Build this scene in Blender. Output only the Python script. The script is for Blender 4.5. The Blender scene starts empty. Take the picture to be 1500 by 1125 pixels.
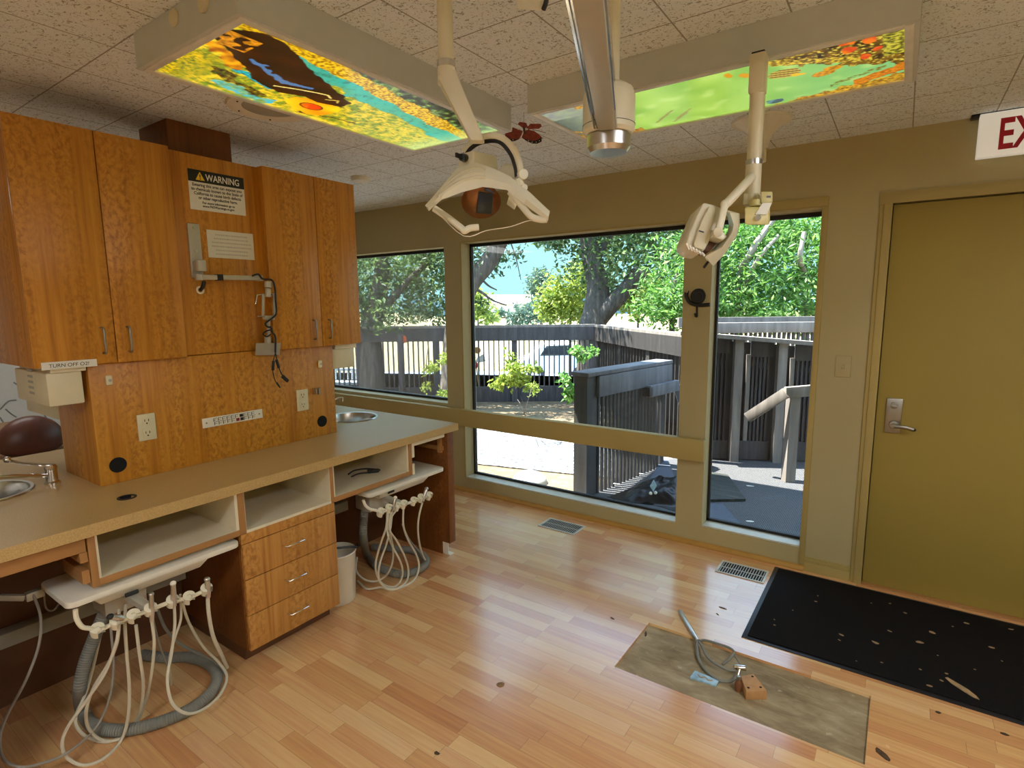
import bpy, bmesh, math, random
from mathutils import Vector, Matrix
from math import sin, cos, pi, radians
random.seed(7)
SC = bpy.context.scene
COL = SC.collection

# ------------------------------------------------------------------ camera
FPX, YAW, PITCH, ROLL, EYE = 814.3, radians(-34.94), radians(-8.19), radians(-0.56), 1.55
_f = Vector((sin(YAW)*cos(PITCH), cos(YAW)*cos(PITCH), sin(PITCH)))
_r0 = Vector((cos(YAW), -sin(YAW), 0)); _u0 = _r0.cross(_f)
RIGHT = cos(ROLL)*_r0 + sin(ROLL)*_u0
UP = -sin(ROLL)*_r0 + cos(ROLL)*_u0
FWD = _f
CAM = Vector((0, 0, EYE))
cd = bpy.data.cameras.new('camera'); cam = bpy.data.objects.new('camera', cd); COL.objects.link(cam)
cd.sensor_width = 36; cd.lens = FPX*36/1500; cd.clip_start = 0.05; cd.clip_end = 500
mw = Matrix.Identity(4)
for i in range(3):
    mw[i][0] = RIGHT[i]; mw[i][1] = UP[i]; mw[i][2] = -FWD[i]; mw[i][3] = CAM[i]
cam.matrix_world = mw
SC.camera = cam

# survey helpers: sight line of a photo point, met with a plane of the room
def ray(px, py): return RIGHT*((px-750)/FPX) + UP*((562.5-py)/FPX) + FWD
def onX(px, py, X): r = ray(px, py); return CAM + r*(X/r.x)
def onY(px, py, Y): r = ray(px, py); return CAM + r*(Y/r.y)
def onZ(px, py, Z): r = ray(px, py); return CAM + r*((Z-EYE)/r.z)
def at(px, py, d): return CAM + ray(px, py)*d

# ------------------------------------------------------------------ materials
MATS = {}
class NT:
    def __init__(s, name):
        m = bpy.data.materials.new(name); m.use_nodes = True; s.m = m; s.t = m.node_tree
        s.b = s.t.nodes['Principled BSDF']; s.out = s.t.nodes['Material Output']; MATS[name] = m
    def n(s, typ, **kw):
        nd = s.t.nodes.new(typ)
        for k, v in kw.items(): setattr(nd, k, v)
        return nd
    def l(s, a, b): s.t.links.new(a, b)
    def val(s, sock, v):
        if isinstance(v, bpy.types.NodeSocket): s.l(v, sock)
        else: sock.default_value = v
    def math(s, op, a, b=None, c=None):
        nd = s.n('ShaderNodeMath', operation=op)
        for i, v in enumerate((a, b, c)):
            if v is not None: s.val(nd.inputs[i], v)
        return nd.outputs[0]
    def coord(s, kind='Object'): return s.n('ShaderNodeTexCoord').outputs[kind]
    def map(s, vec, sc=(1, 1, 1), loc=(0, 0, 0), rot=(0, 0, 0)):
        nd = s.n('ShaderNodeMapping'); s.l(vec, nd.inputs[0])
        nd.inputs['Scale'].default_value = sc; nd.inputs['Location'].default_value = loc; nd.inputs['Rotation'].default_value = rot
        return nd.outputs[0]
    def noise(s, vec, scale=5, detail=3, rough=.5, dist=0):
        nd = s.n('ShaderNodeTexNoise'); s.l(vec, nd.inputs['Vector'])
        nd.inputs['Scale'].default_value = scale; nd.inputs['Detail'].default_value = detail
        nd.inputs['Roughness'].default_value = rough; nd.inputs['Distortion'].default_value = dist
        return nd.outputs['Fac']
    def ramp(s, fac, stops, mode='LINEAR'):
        nd = s.n('ShaderNodeValToRGB'); s.l(fac, nd.inputs[0]); cr = nd.color_ramp; cr.interpolation = mode
        while len(cr.elements) < len(stops): cr.elements.new(.5)
        for e, (p, c) in zip(cr.elements, stops):
            e.position = p; e.color = (*c, 1) if len(c) == 3 else c
        return nd.outputs[0]
    def mix(s, fac, a, b, blend='MIX'):
        nd = s.n('ShaderNodeMix', data_type='RGBA', blend_type=blend)
        s.val(nd.inputs[0], fac)
        for i, v in ((6, a), (7, b)):
            if isinstance(v, bpy.types.NodeSocket): s.l(v, nd.inputs[i])
            else: nd.inputs[i].default_value = (*v, 1)
        return nd.outputs[2]
    def color(s, v):
        if isinstance(v, bpy.types.NodeSocket): s.l(v, s.b.inputs['Base Color'])
        else: s.b.inputs['Base Color'].default_value = (*v, 1)
    def set(s, rough=.5, metal=0, spec=None, trans=None, ior=None):
        s.b.inputs['Roughness'].default_value = rough; s.b.inputs['Metallic'].default_value = metal
        if spec is not None: s.b.inputs['Specular IOR Level'].default_value = spec
        if trans is not None: s.b.inputs['Transmission Weight'].default_value = trans
        if ior is not None: s.b.inputs['IOR'].default_value = ior
    def bump(s, h, strength=.2, dist=.01):
        nd = s.n('ShaderNodeBump'); s.l(h, nd.inputs['Height'])
        nd.inputs['Strength'].default_value = strength; nd.inputs['Distance'].default_value = dist
        s.l(nd.outputs[0], s.b.inputs['Normal'])

def plain(name, c, rough=.5, metal=0, spec=None, mottle=.06, scale=20):
    t = NT(name); t.set(rough, metal, spec)
    f = t.noise(t.coord(), scale, 3)
    lo = tuple(max(0, x*(1-mottle)) for x in c); hi = tuple(min(1, x*(1+mottle)) for x in c)
    t.color(t.ramp(f, [(.3, lo), (.7, hi)]))
    return t.m

def emit(name, c, strength):
    t = NT(name); t.color((0.8, 0.8, 0.8))
    t.b.inputs['Emission Color'].default_value = (*c, 1); t.b.inputs['Emission Strength'].default_value = strength
    return t.m

def veneer(name, dark, mid, light, rough=.38):
    t = NT(name); t.set(rough)
    geo = t.n('ShaderNodeNewGeometry'); sep = t.n('ShaderNodeSeparateXYZ'); t.l(geo.outputs['Position'], sep.inputs[0])
    h = t.math('ADD', sep.outputs[0], sep.outputs[1])
    cmb = t.n('ShaderNodeCombineXYZ'); t.l(h, cmb.inputs[0]); t.l(sep.outputs[2], cmb.inputs[2])
    v = cmb.outputs[0]
    streak = t.noise(t.map(v, (42, 1, 1.6)), 1, 5, .65)
    band = t.noise(t.map(v, (9, 1, .6)), 1, 2)
    wob = t.noise(t.map(v, (6, 1, 3)), 1, 2)
    hh = t.math('MULTIPLY_ADD', wob, .06, h)
    cmb2 = t.n('ShaderNodeCombineXYZ'); t.l(hh, cmb2.inputs[0])
    zz = t.math('MULTIPLY_ADD', t.noise(t.map(v, (22, 1, 5)), 1, 2), .05, sep.outputs[2]); t.l(zz, cmb2.inputs[2])
    fig = t.noise(t.map(cmb2.outputs[0], (60, 1, 44), (0, 0, 0), (0, .55, 0)), 1, 4, .6, .35)
    mask = t.ramp(band, [(.42, (0, 0, 0)), (.6, (1, 1, 1))])
    base = t.ramp(streak, [(.25, dark), (.48, mid), (.75, light)])
    figc = t.ramp(fig, [(.36, dark), (.58, light)])
    f2 = t.math('MULTIPLY', mask, .55)
    t.color(t.mix(f2, base, figc))
    t.bump(streak, .04, .002)
    return t.m

def wall_paint(name, c):
    t = NT(name); t.set(.62)
    co = t.coord()
    a = t.noise(co, 1.3, 2); f = t.noise(co, 90, 3)
    t.color(t.ramp(a, [(.3, tuple(x*.94 for x in c)), (.7, tuple(min(1, x*1.05) for x in c))]))
    t.bump(f, .12, .004)
    return t.m

# ------------------------------------------------------------------ mesh building
class MB:
    def __init__(s): s.bm = bmesh.new()
    def _merge(s, b, M=None):
        if M is not None: bmesh.ops.transform(b, matrix=M, verts=b.verts)
        me = bpy.data.meshes.new('tmp'); b.to_mesh(me); b.free(); s.bm.from_mesh(me); bpy.data.meshes.remove(me)
        return s
    def box(s, x0, x1, y0, y1, z0, z1, bev=0, seg=2, M=None):
        b = bmesh.new(); bmesh.ops.create_cube(b, size=1)
        bmesh.ops.scale(b, vec=(abs(x1-x0), abs(y1-y0), abs(z1-z0)), verts=b.verts)
        bmesh.ops.translate(b, vec=((x0+x1)/2, (y0+y1)/2, (z0+z1)/2), verts=b.verts)
        if bev: bmesh.ops.bevel(b, geom=b.edges[:], offset=bev, segments=seg, affect='EDGES', profile=.5)
        return s._merge(b, M)
    def hexa(s, p, bev=0):                       # 8 corners: bottom ring of 4, top ring of 4
        b = bmesh.new(); v = [b.verts.new(q) for q in p]
        for f in ((0, 3, 2, 1), (4, 5, 6, 7), (0, 1, 5, 4), (1, 2, 6, 5), (2, 3, 7, 6), (3, 0, 4, 7)): b.faces.new([v[i] for i in f])
        bmesh.ops.recalc_face_normals(b, faces=b.faces)
        if bev: bmesh.ops.bevel(b, geom=b.edges[:], offset=bev, segments=2, affect='EDGES', profile=.5)
        return s._merge(b)
    def bar(s, p0, p1, w, h, up=(0, 0, 1), bev=0):   # rectangular bar p0-p1
        p0, p1 = Vector(p0), Vector(p1); d = (p1-p0).normalized(); u = Vector(up)
        a = d.cross(u).normalized()*w/2; c = a.cross(d).normalized()*h/2
        return s.hexa([p0-a-c, p0+a-c, p1+a-c, p1-a-c, p0-a+c, p0+a+c, p1+a+c, p1-a+c], bev)
    def cyl(s, p0, p1, r0, r1=None, n=24, bev=0):
        r1 = r0 if r1 is None else r1
        p0, p1 = Vector(p0), Vector(p1); d = p1-p0; L = d.length
        b = bmesh.new(); bmesh.ops.create_cone(b, cap_ends=True, segments=n, radius1=r0, radius2=r1, depth=L)
        if bev:
            es = [e for e in b.edges if len(e.link_faces) == 2 and any(len(f.verts) > 4 for f in e.link_faces)]
            bmesh.ops.bevel(b, geom=es, offset=bev, segments=3, affect='EDGES', profile=.5)
        M = Matrix.Translation((p0+p1)/2) @ d.to_track_quat('Z', 'Y').to_matrix().to_4x4()
        return s._merge(b, M)
    def sphere(s, c, r, sc=(1, 1, 1), n=20, M=None):
        b = bmesh.new(); bmesh.ops.create_uvsphere(b, u_segments=n, v_segments=max(6, n//2), radius=r)
        bmesh.ops.scale(b, vec=sc, verts=b.verts)
        if M is not None: bmesh.ops.transform(b, matrix=M, verts=b.verts)
        bmesh.ops.translate(b, vec=c, verts=b.verts)
        return s._merge(b)
    def lathe(s, prof, c=(0, 0, 0), n=32, axis=(0, 0, 1), arc=2*pi, a0=0):
        b = bmesh.new(); rings = []; full = abs(arc-2*pi) < 1e-6
        k = n if full else n+1
        for r, z in prof: rings.append([b.verts.new((r*cos(a0+arc*i/n), r*sin(a0+arc*i/n), z)) for i in range(k)])
        for A, B in zip(rings, rings[1:]):
            for i in range(n):
                j = (i+1) % k
                b.faces.new((A[i], A[j], B[j], B[i]))
        bmesh.ops.remove_doubles(b, verts=b.verts, dist=1e-6)
        bmesh.ops.recalc_face_normals(b, faces=b.faces)
        M = Matrix.Translation(c) @ Vector(axis).to_track_quat('Z', 'Y').to_matrix().to_4x4()
        return s._merge(b, M)
    def tube(s, pts, r, n=10, sub=6, rib=0, flat=None, closed=False):
        P = spline(pts, sub, closed) if sub > 1 else [Vector(p) for p in pts]
        b = bmesh.new(); rings = []
        N = None; m = len(P)
        for i, p in enumerate(P):
            t = (P[min(i+1, m-1)]-P[max(i-1, 0)]).normalized()
            if N is None:
                N = t.orthogonal().normalized()
                if flat is not None: N = (Vector(flat[2])-t*t.dot(Vector(flat[2]))).normalized()
            N = (N-t*t.dot(N)).normalized(); B = t.cross(N)
            rr = r(i/(m-1)) if callable(r) else r
            if rib: rr *= 1+(rib if i % 2 else -rib)
            ra, rb = (rr, rr) if flat is None else (flat[0], flat[1])
            rings.append([b.verts.new(p+N*(ra*cos(2*pi*k/n))+B*(rb*sin(2*pi*k/n))) for k in range(n)])
        for A, C in zip(rings, rings[1:]):
            for k in range(n): b.faces.new((A[k], A[(k+1) % n], C[(k+1) % n], C[k]))
        b.faces.new(rings[0][::-1]); b.faces.new(rings[-1])
        return s._merge(b)
    def prism(s, pts, off, bev=0):               # planar outline swept by vector off
        b = bmesh.new(); off = Vector(off)
        lo = [b.verts.new(Vector(p)) for p in pts]; hi = [b.verts.new(Vector(p)+off) for p in pts]; n = len(pts)
        b.faces.new(lo[::-1]); b.faces.new(hi)
        for i in range(n): b.faces.new((lo[i], lo[(i+1) % n], hi[(i+1) % n], hi[i]))
        bmesh.ops.recalc_face_normals(b, faces=b.faces)
        if bev: bmesh.ops.bevel(b, geom=b.edges[:], offset=bev, segments=2, affect='EDGES', profile=.5)
        return s._merge(b)
    def rails(s, rows, thick=0):                 # surface through rows of points, given thickness
        b = bmesh.new(); R = [[b.verts.new(Vector(p)) for p in row] for row in rows]
        for A, B in zip(R, R[1:]):
            for i in range(len(A)-1): b.faces.new((A[i], A[i+1], B[i+1], B[i]))
        if thick:
            b.normal_update(); bmesh.ops.solidify(b, geom=b.faces[:], thickness=thick)
        bmesh.ops.recalc_face_normals(b, faces=b.faces)
        return s._merge(b)
    def slab_holes(s, x0, x1, y0, y1, z0, z1, holes, n=48):   # slab with elliptic holes (cx, cy, rx, ry)
        b = bmesh.new()
        for z in (z0, z1):
            es = []; q = [b.verts.new((x, y, z)) for x, y in ((x0, y0), (x1, y0), (x1, y1), (x0, y1))]
            es += [b.edges.new((q[i], q[(i+1) % 4])) for i in range(4)]
            for cx, cy, rx, ry in holes:
                h = [b.verts.new((cx+rx*cos(2*pi*k/n), cy+ry*sin(2*pi*k/n), z)) for k in range(n)]
                es += [b.edges.new((h[k], h[(k+1) % n])) for k in range(n)]
            bmesh.ops.triangle_fill(b, use_beauty=True, use_dissolve=False, edges=es)
        for (ax, ay), (bx, by) in zip(((x0, y0), (x1, y0), (x1, y1), (x0, y1)), ((x1, y0), (x1, y1), (x0, y1), (x0, y0))):
            b.faces.new([b.verts.new(p) for p in ((ax, ay, z0), (bx, by, z0), (bx, by, z1), (ax, ay, z1))])
        for cx, cy, rx, ry in holes:
            for k in range(n):
                a, c = 2*pi*k/n, 2*pi*(k+1)/n
                b.faces.new([b.verts.new((cx+rx*cos(t), cy+ry*sin(t), z)) for t, z in ((a, z0), (c, z0), (c, z1), (a, z1))])
        bmesh.ops.remove_doubles(b, verts=b.verts, dist=1e-5); bmesh.ops.recalc_face_normals(b, faces=b.faces)
        return s._merge(b)
    def text(s, body, o, a, u, size, ext=.0004, align='LEFT', maxw=None, bold=0, shear=0):
        cu = bpy.data.curves.new('t', 'FONT'); cu.body = body; cu.size = size; cu.extrude = ext; cu.align_x = align; cu.offset = bold*size; cu.shear = shear
        ob = bpy.data.objects.new('t', cu); COL.objects.link(ob); bpy.context.view_layer.update()
        me = bpy.data.meshes.new_from_object(ob.evaluated_get(bpy.context.evaluated_depsgraph_get()))
        bpy.data.objects.remove(ob); bpy.data.curves.remove(cu)
        b = bmesh.new(); b.from_mesh(me); bpy.data.meshes.remove(me)
        if maxw:
            xs = [v.co.x for v in b.verts]; w = max(xs)-min(xs)
            bmesh.ops.scale(b, vec=(maxw/w, 1, 1), verts=b.verts)
        a, u = Vector(a).normalized(), Vector(u).normalized(); nn = a.cross(u)
        M = Matrix(((a.x, u.x, nn.x, o[0]), (a.y, u.y, nn.y, o[1]), (a.z, u.z, nn.z, o[2]), (0, 0, 0, 1)))
        return s._merge(b, M)

def spline(pts, sub=6, closed=False):
    P = [Vector(p) for p in pts]
    if closed: P = [P[-1]]+P+[P[0], P[1]]
    else: P = [2*P[0]-P[1]]+P+[2*P[-1]-P[-2]]
    out = []
    for i in range(1, len(P)-2):
        a, b, c, d = P[i-1:i+3]
        for k in range(sub):
            t = k/sub
            out.append(.5*((2*b)+(c-a)*t+(2*a-5*b+4*c-d)*t*t+(3*b-a-3*c+d)*t**3))
    out.append(P[-2].copy())
    return out

WL = {}
def _props(o, label=None, cat=None, group=None, kind=None):
    if label: o['label'] = label
    if cat: o['category'] = cat
    if group: o['group'] = group
    if kind: o['kind'] = kind
def smooth(me, ang=40):
    for p in me.polygons: p.use_smooth = True
    try: me.set_sharp_from_angle(angle=radians(ang))
    except Exception: pass
def obj(name, mb, mat, parent=None, label=None, cat=None, group=None, kind=None, sm=True, ang=40):
    me = bpy.data.meshes.new(name); bm = mb.bm
    if parent is not None: L = WL[parent]
    else:
        xs = [v.co for v in bm.verts]
        L = Vector(((min(v.x for v in xs)+max(v.x for v in xs))/2, (min(v.y for v in xs)+max(v.y for v in xs))/2, min(v.z for v in xs)))
    bmesh.ops.translate(bm, vec=-L, verts=bm.verts); bm.to_mesh(me); bm.free()
    if sm: smooth(me, ang)
    o = bpy.data.objects.new(name, me); COL.objects.link(o)
    for m in (mat if isinstance(mat, (list, tuple)) else [mat]): me.materials.append(MATS[m] if isinstance(m, str) else m)
    if parent is not None: o.parent = parent
    else: o.location = L
    WL[o] = L
    _props(o, label, cat, group, kind)
    return o
def thing(name, label, cat, loc, group=None):
    o = bpy.data.objects.new(name, None); COL.objects.link(o); o.empty_display_size = .1
    o.location = loc; WL[o] = Vector(loc); _props(o, label, cat, group); return o
def struct(name, mb, mat, parent=None, label=None, sm=True):
    o = obj(name, mb, mat, parent, sm=sm)
    if parent is None: o['kind'] = 'structure'
    if label: o['label'] = label
    return o
# ------------------------------------------------------------------ the materials of the place
veneer('veneer', (.29, .098, .007), (.53, .215, .018), (.68, .325, .042))
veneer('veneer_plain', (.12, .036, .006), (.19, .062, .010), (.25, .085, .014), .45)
veneer('drawer_veneer', (.30, .115, .018), (.52, .235, .05), (.66, .34, .09))
plain('edge_wood', (.42, .21, .07), .45)
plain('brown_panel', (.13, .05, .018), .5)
wall_paint('olive_paint', (.47, .405, .21))
wall_paint('door_paint', (.37, .275, .055))
wall_paint('trim_paint', (.45, .35, .12))
plain('orange_trim', (.50, .28, .06), .4)
wall_paint('white_paint', (.72, .72, .68))
plain('fixture_white', (.62, .65, .64), .5, mottle=.02)
plain('lens_frame', (.80, .80, .78), .35, metal=0)
plain('cream_plastic', (.83, .79, .62), .35, mottle=.03)
plain('cream_tan', (.76, .70, .50), .4, mottle=.03)
plain('ivory', (.74, .68, .46), .4, mottle=.03)
plain('yellowed_plastic', (.66, .58, .24), .4, mottle=.04)
plain('white_plastic', (.84, .80, .68), .35, mottle=.02)
plain('melamine', (.84, .77, .58), .4, mottle=.03)
plain('grey_plastic', (.42, .42, .36), .5, mottle=.04)
plain('warm_grey_metal', (.50, .48, .40), .42, .2, mottle=.03)
plain('black_plastic', (.012, .012, .014), .4)
plain('black_void', (.004, .004, .004), .9)
plain('dark_rubber', (.03, .03, .03), .7)
plain('chrome', (.80, .80, .80), .12, 1, mottle=.01)
plain('steel', (.62, .61, .58), .28, 1, mottle=.04)
plain('nickel', (.36, .34, .30), .38, 1, mottle=.03)
plain('hose_cream', (.66, .61, .47), .45, mottle=.05)
plain('hose_grey', (.23, .23, .20), .55, mottle=.06)
plain('cable_grey', (.33, .30, .25), .5)
plain('paper', (.80, .79, .72), .6, mottle=.02)
plain('laminate_paper', (.72, .70, .60), .25, mottle=.02)
plain('ink', (.02, .02, .02), .6)
plain('grey_ink', (.50, .48, .42), .6)
plain('sign_black', (.01, .01, .012), .4)
plain('sign_yellow', (.85, .55, .03), .45)
plain('sign_red', (.52, .010, .035), .45)
plain('key_red', (.25, .01, .02), .45)
plain('brown_leather', (.14, .055, .04), .38, mottle=.15, scale=8)
plain('tan_leather', (.34, .19, .08), .45, mottle=.1, scale=8)
plain('copper_glass', (.42, .20, .08), .22, .5)
plain('gasket', (.012, .012, .012), .6)
plain('alu_frame', (.60, .60, .50), .4, .1)
plain('butterfly_red', (.30, .05, .03), .6, mottle=.3, scale=60)
plain('pale_tan', (.40, .27, .14), .7, mottle=.2, scale=60)
plain('dry_leaf', (.30, .17, .07), .8, mottle=.4, scale=80)
plain('dark_leaf', (.08, .045, .02), .8, mottle=.4, scale=80)
plain('pine_block', (.52, .28, .11), .6, mottle=.15, scale=25)
plain('rust', (.22, .08, .03), .6, mottle=.3)
plain('tag_blue', (.35, .55, .70), .25, mottle=.25, scale=40)
plain('mat_border', (.012, .013, .018), .45)
plain('mural_white', (.78, .82, .82), .7, mottle=.02)
plain('mural_grey', (.25, .28, .30), .7)

# laminate floor of short strips running along X
t = NT('floor_laminate'); t.set(.30, spec=.6); t.b.inputs['Coat Weight'].default_value = .7; t.b.inputs['Coat Roughness'].default_value = .16
sep = t.n('ShaderNodeSeparateXYZ'); t.l(t.n('ShaderNodeNewGeometry').outputs['Position'], sep.inputs[0])
rowf = t.math('DIVIDE', sep.outputs[1], .0655); row = t.math('FLOOR', rowf)
wn = t.n('ShaderNodeTexWhiteNoise', noise_dimensions='1D'); t.l(row, wn.inputs['W'])
cf = t.math('ADD', t.math('DIVIDE', sep.outputs[0], .40), t.math('MULTIPLY', wn.outputs['Value'], 9.7)); colm = t.math('FLOOR', cf)
cb = t.n('ShaderNodeCombineXYZ'); t.l(row, cb.inputs[0]); t.l(colm, cb.inputs[1])
w2 = t.n('ShaderNodeTexWhiteNoise', noise_dimensions='3D'); t.l(cb.outputs[0], w2.inputs['Vector'])
tone = t.ramp(w2.outputs['Value'], [(0, (.76, .50, .25)), (.22, (.66, .38, .18)), (.45, (.82, .58, .32)), (.65, (.72, .43, .22)), (.85, (.60, .31, .145)), (1, (.86, .63, .38))])
gv = t.n('ShaderNodeCombineXYZ'); t.l(t.math('ADD', sep.outputs[0], t.math('MULTIPLY', w2.outputs['Value'], 13)), gv.inputs[0]); t.l(sep.outputs[1], gv.inputs[1])
grain = t.noise(t.map(gv.outputs[0], (3.2, 70, 1)), 1, 4, .6)
tone2 = t.mix(.34, tone, t.ramp(grain, [(.3, (.30, .15, .05)), (.7, (.80, .58, .34))]), 'OVERLAY')
fy = t.math('FRACT', rowf); fx = t.math('FRACT', cf)
seam = t.math('MAXIMUM', t.math('LESS_THAN', fy, .018), t.math('LESS_THAN', fx, .004))
t.color(t.mix(t.math('MULTIPLY', seam, .5), tone2, (.16, .07, .03)))
rn = t.noise(t.coord(), 6, 3); t.l(t.math('MULTIPLY_ADD', rn, .14, .17), t.b.inputs['Roughness'])

# acoustic ceiling tile, one foot square, with fissures
t = NT('ceiling_tile'); t.set(.85)
pos = t.n('ShaderNodeNewGeometry').outputs['Position']; sep = t.n('ShaderNodeSeparateXYZ'); t.l(pos, sep.inputs[0])
lines = None
for ax, o0 in ((0, -.94), (1, 1.77)):
    fr = t.math('FRACT', t.math('DIVIDE', t.math('SUBTRACT', sep.outputs[ax], o0-.305*60), .305))
    d = t.math('LESS_THAN', t.math('MINIMUM', fr, t.math('SUBTRACT', 1, fr)), .0085)
    lines = d if lines is None else t.math('MAXIMUM', lines, d)
v1 = t.noise(t.map(pos, (70, 115, 1)), 1, 2, .6, 1.0); v2 = t.noise(t.map(pos, (120, 75, 1), (3, 7, 0)), 1, 2, .6, 1.0)
sp = t.math('MAXIMUM', t.math('GREATER_THAN', v1, .63), t.math('GREATER_THAN', v2, .635))
cvar = t.noise(pos, 1.1, 2)
basec = t.ramp(cvar, [(.3, (.78, .84, .88)), (.7, (.84, .90, .94))])
c1 = t.mix(t.math('MULTIPLY', sp, .75), basec, (.22, .21, .19))
t.color(t.mix(t.math('MULTIPLY', lines, .75), c1, (.20, .18, .14)))
t.bump(t.math('SUBTRACT', 1, t.math('MAXIMUM', sp, lines)), .35, .004)

# speckled laminate of the worktop
t = NT('counter_laminate'); t.set(.30)
f = t.noise(t.coord(), 260, 2, .7); g = t.noise(t.coord(), 3, 3)
a = t.ramp(f, [(.35, (.45, .30, .11)), (.55, (.56, .385, .155)), (.7, (.66, .48, .23))])
t.color(t.mix(.25, a, t.ramp(g, [(.3, (.47, .32, .125)), (.7, (.61, .44, .20))])))

# bare subfloor
t = NT('subfloor'); t.set(.8)
f = t.noise(t.map(t.coord(), (5, 14, 5)), 1.3, 6, .65, .6); g = t.noise(t.coord(), 5, 3)
a = t.ramp(f, [(.3, (.16, .105, .045)), (.5, (.33, .25, .13)), (.68, (.50, .41, .25))])
sp = t.ramp(t.noise(t.coord(), 30, 2), [(.70, (0, 0, 0)), (.76, (1, 1, 1))])
t.color(t.mix(t.math('MULTIPLY', sp, .6), t.mix(.35, a, t.ramp(g, [(.35, (.17, .12, .06)), (.65, (.50, .42, .29))])), (.55, .48, .34)))
t.bump(f, .3, .004)

# door mat pile
t = NT('mat_pile'); t.set(.95, spec=.15)
f = t.noise(t.coord(), 300, 2); t.color(t.ramp(f, [(.3, (.004, .004, .005)), (.7, (.016, .014, .014))])); t.bump(f, .8, .006)

# window glass
t = NT('window_glass'); nt = t.t; nt.nodes.remove(t.b)
tr = t.n('ShaderNodeBsdfTransparent'); gl = t.n('ShaderNodeBsdfGlossy'); gl.inputs['Roughness'].default_value = .02
tr.inputs[0].default_value = (.95, .97, .96, 1)
fr = t.n('ShaderNodeFresnel'); fr.inputs[0].default_value = 1.45; mx = t.n('ShaderNodeMixShader')
t.l(t.math('MULTIPLY', fr.outputs[0], .45), mx.inputs[0]); t.l(tr.outputs[0], mx.inputs[1]); t.l(gl.outputs[0], mx.inputs[2]); t.l(mx.outputs[0], t.out.inputs[0])
t = NT('clear_shield'); nt = t.t; nt.nodes.remove(t.b)
tr = t.n('ShaderNodeBsdfTransparent'); gl = t.n('ShaderNodeBsdfGlossy'); gl.inputs['Roughness'].default_value = .08
tr.inputs[0].default_value = (.90, .89, .84, 1); mx = t.n('ShaderNodeMixShader'); mx.inputs[0].default_value = .025
t.l(tr.outputs[0], mx.inputs[1]); t.l(gl.outputs[0], mx.inputs[2]); t.l(mx.outputs[0], t.out.inputs[0])

emit('added_fill_diffuser', (.93, .96, 1.0), 6.6)  # glow of the added fill boxes, all out of view
emit('added_fill_diffuser_dim', (.97, .96, .94), 1.8)  # weaker glow for the added fill box beyond the island

# ------------------------------------------------------------------ room shell
WY, CZ = 3.47, 2.385          # window wall face, ceiling height
XL, XR, YB = -6.2, 1.75, -2.6
m = MB()
px0, px1, py0, py1 = -.906, .008, 2.045, 2.448      # gap where the laminate is missing
for b in ((XL, px0, YB, WY), (px1, XR, YB, WY), (px0, px1, YB, py0), (px0, px1, py1, WY)): m.box(b[0], b[1], b[2], b[3], -.012, 0)
struct('floor', m, 'floor_laminate', sm=False)
struct('floor_subfloor', MB().box(XL, XR, YB, WY+.14, -.06, -.0122), 'subfloor', sm=False)
struct('ceiling', MB().box(XL-.1, XR+.1, YB-.1, WY+.14, CZ, CZ+.08), 'ceiling_tile', sm=False)
W1 = (-4.75, -3.085, .727, 2.012); W2 = (-2.90, -1.125, .11, 2.03); W3 = (-.955, -.392, .125, 2.037); D1 = (-.078, .838, 0, 2.03)
m = MB(); T = WY+.14
ops = [W1, W2, W3, D1]; xs = [XL-.1]+[v for o in ops for v in o[:2]]+[XR+.1]
for i in range(0, len(xs), 2): m.box(xs[i], xs[i+1], WY, T, -.06, CZ)
for o in ops:
    if o[2] > 0: m.box(o[0], o[1], WY, T, -.06, o[2])
    m.box(o[0], o[1], WY, T, o[3], CZ)
struct('wall_front', m, 'olive_paint', sm=False)
struct('wall_right', MB().box(XR, XR+.1, YB, WY, -.06, CZ), 'olive_paint', sm=False)
struct('wall_left', MB().box(XL-.1, XL, YB, WY, -.06, CZ), 'white_paint', sm=False)
struct('wall_back', MB().box(XL-.1, XR+.1, YB-.1, YB, -.06, CZ), 'olive_paint', sm=False)
GY = 3.585
for k, o in enumerate((W1, W2, W3)):
    x0, x1, z0, z1 = o
    w = struct('window_%d' % (k+1), MB().box(x0, x1, GY+.02, T-.001, z0, z0+.02).box(x0, x1, GY+.02, T-.001, z1-.012, z1).box(x0, x0+.012, GY+.02, T-.001, z0, z1).box(x1-.012, x1, GY+.02, T-.001, z0, z1), 'alu_frame', sm=False)
    g = .016
    zb, zt = z0+(.004 if k == 0 else .012), z1
    q = MB().box(x0, x1, GY-.012, GY+.012, zt-.024, zt).box(x0, x1, GY-.012, GY+.012, zb, zb+g).box(x0, x0+g, GY-.012, GY+.012, zb, zt).box(x1-.008, x1, GY-.012, GY+.012, zb, zt)
    struct('window_gasket', q, 'gasket', w, 'black rubber seal around the pane', sm=False)
    struct('window_pane', MB().box(x0+g, x1-.008, GY-.003, GY+.003, zb+g, zt-.024), 'window_glass', w, 'clear glass pane', sm=False)
    if k: struct('window_sill', MB().box(x0, x1, WY+.005, GY-.012, z0, z0+.012, .003), 'alu_frame', w, 'pale metal sill', sm=False)
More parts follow.
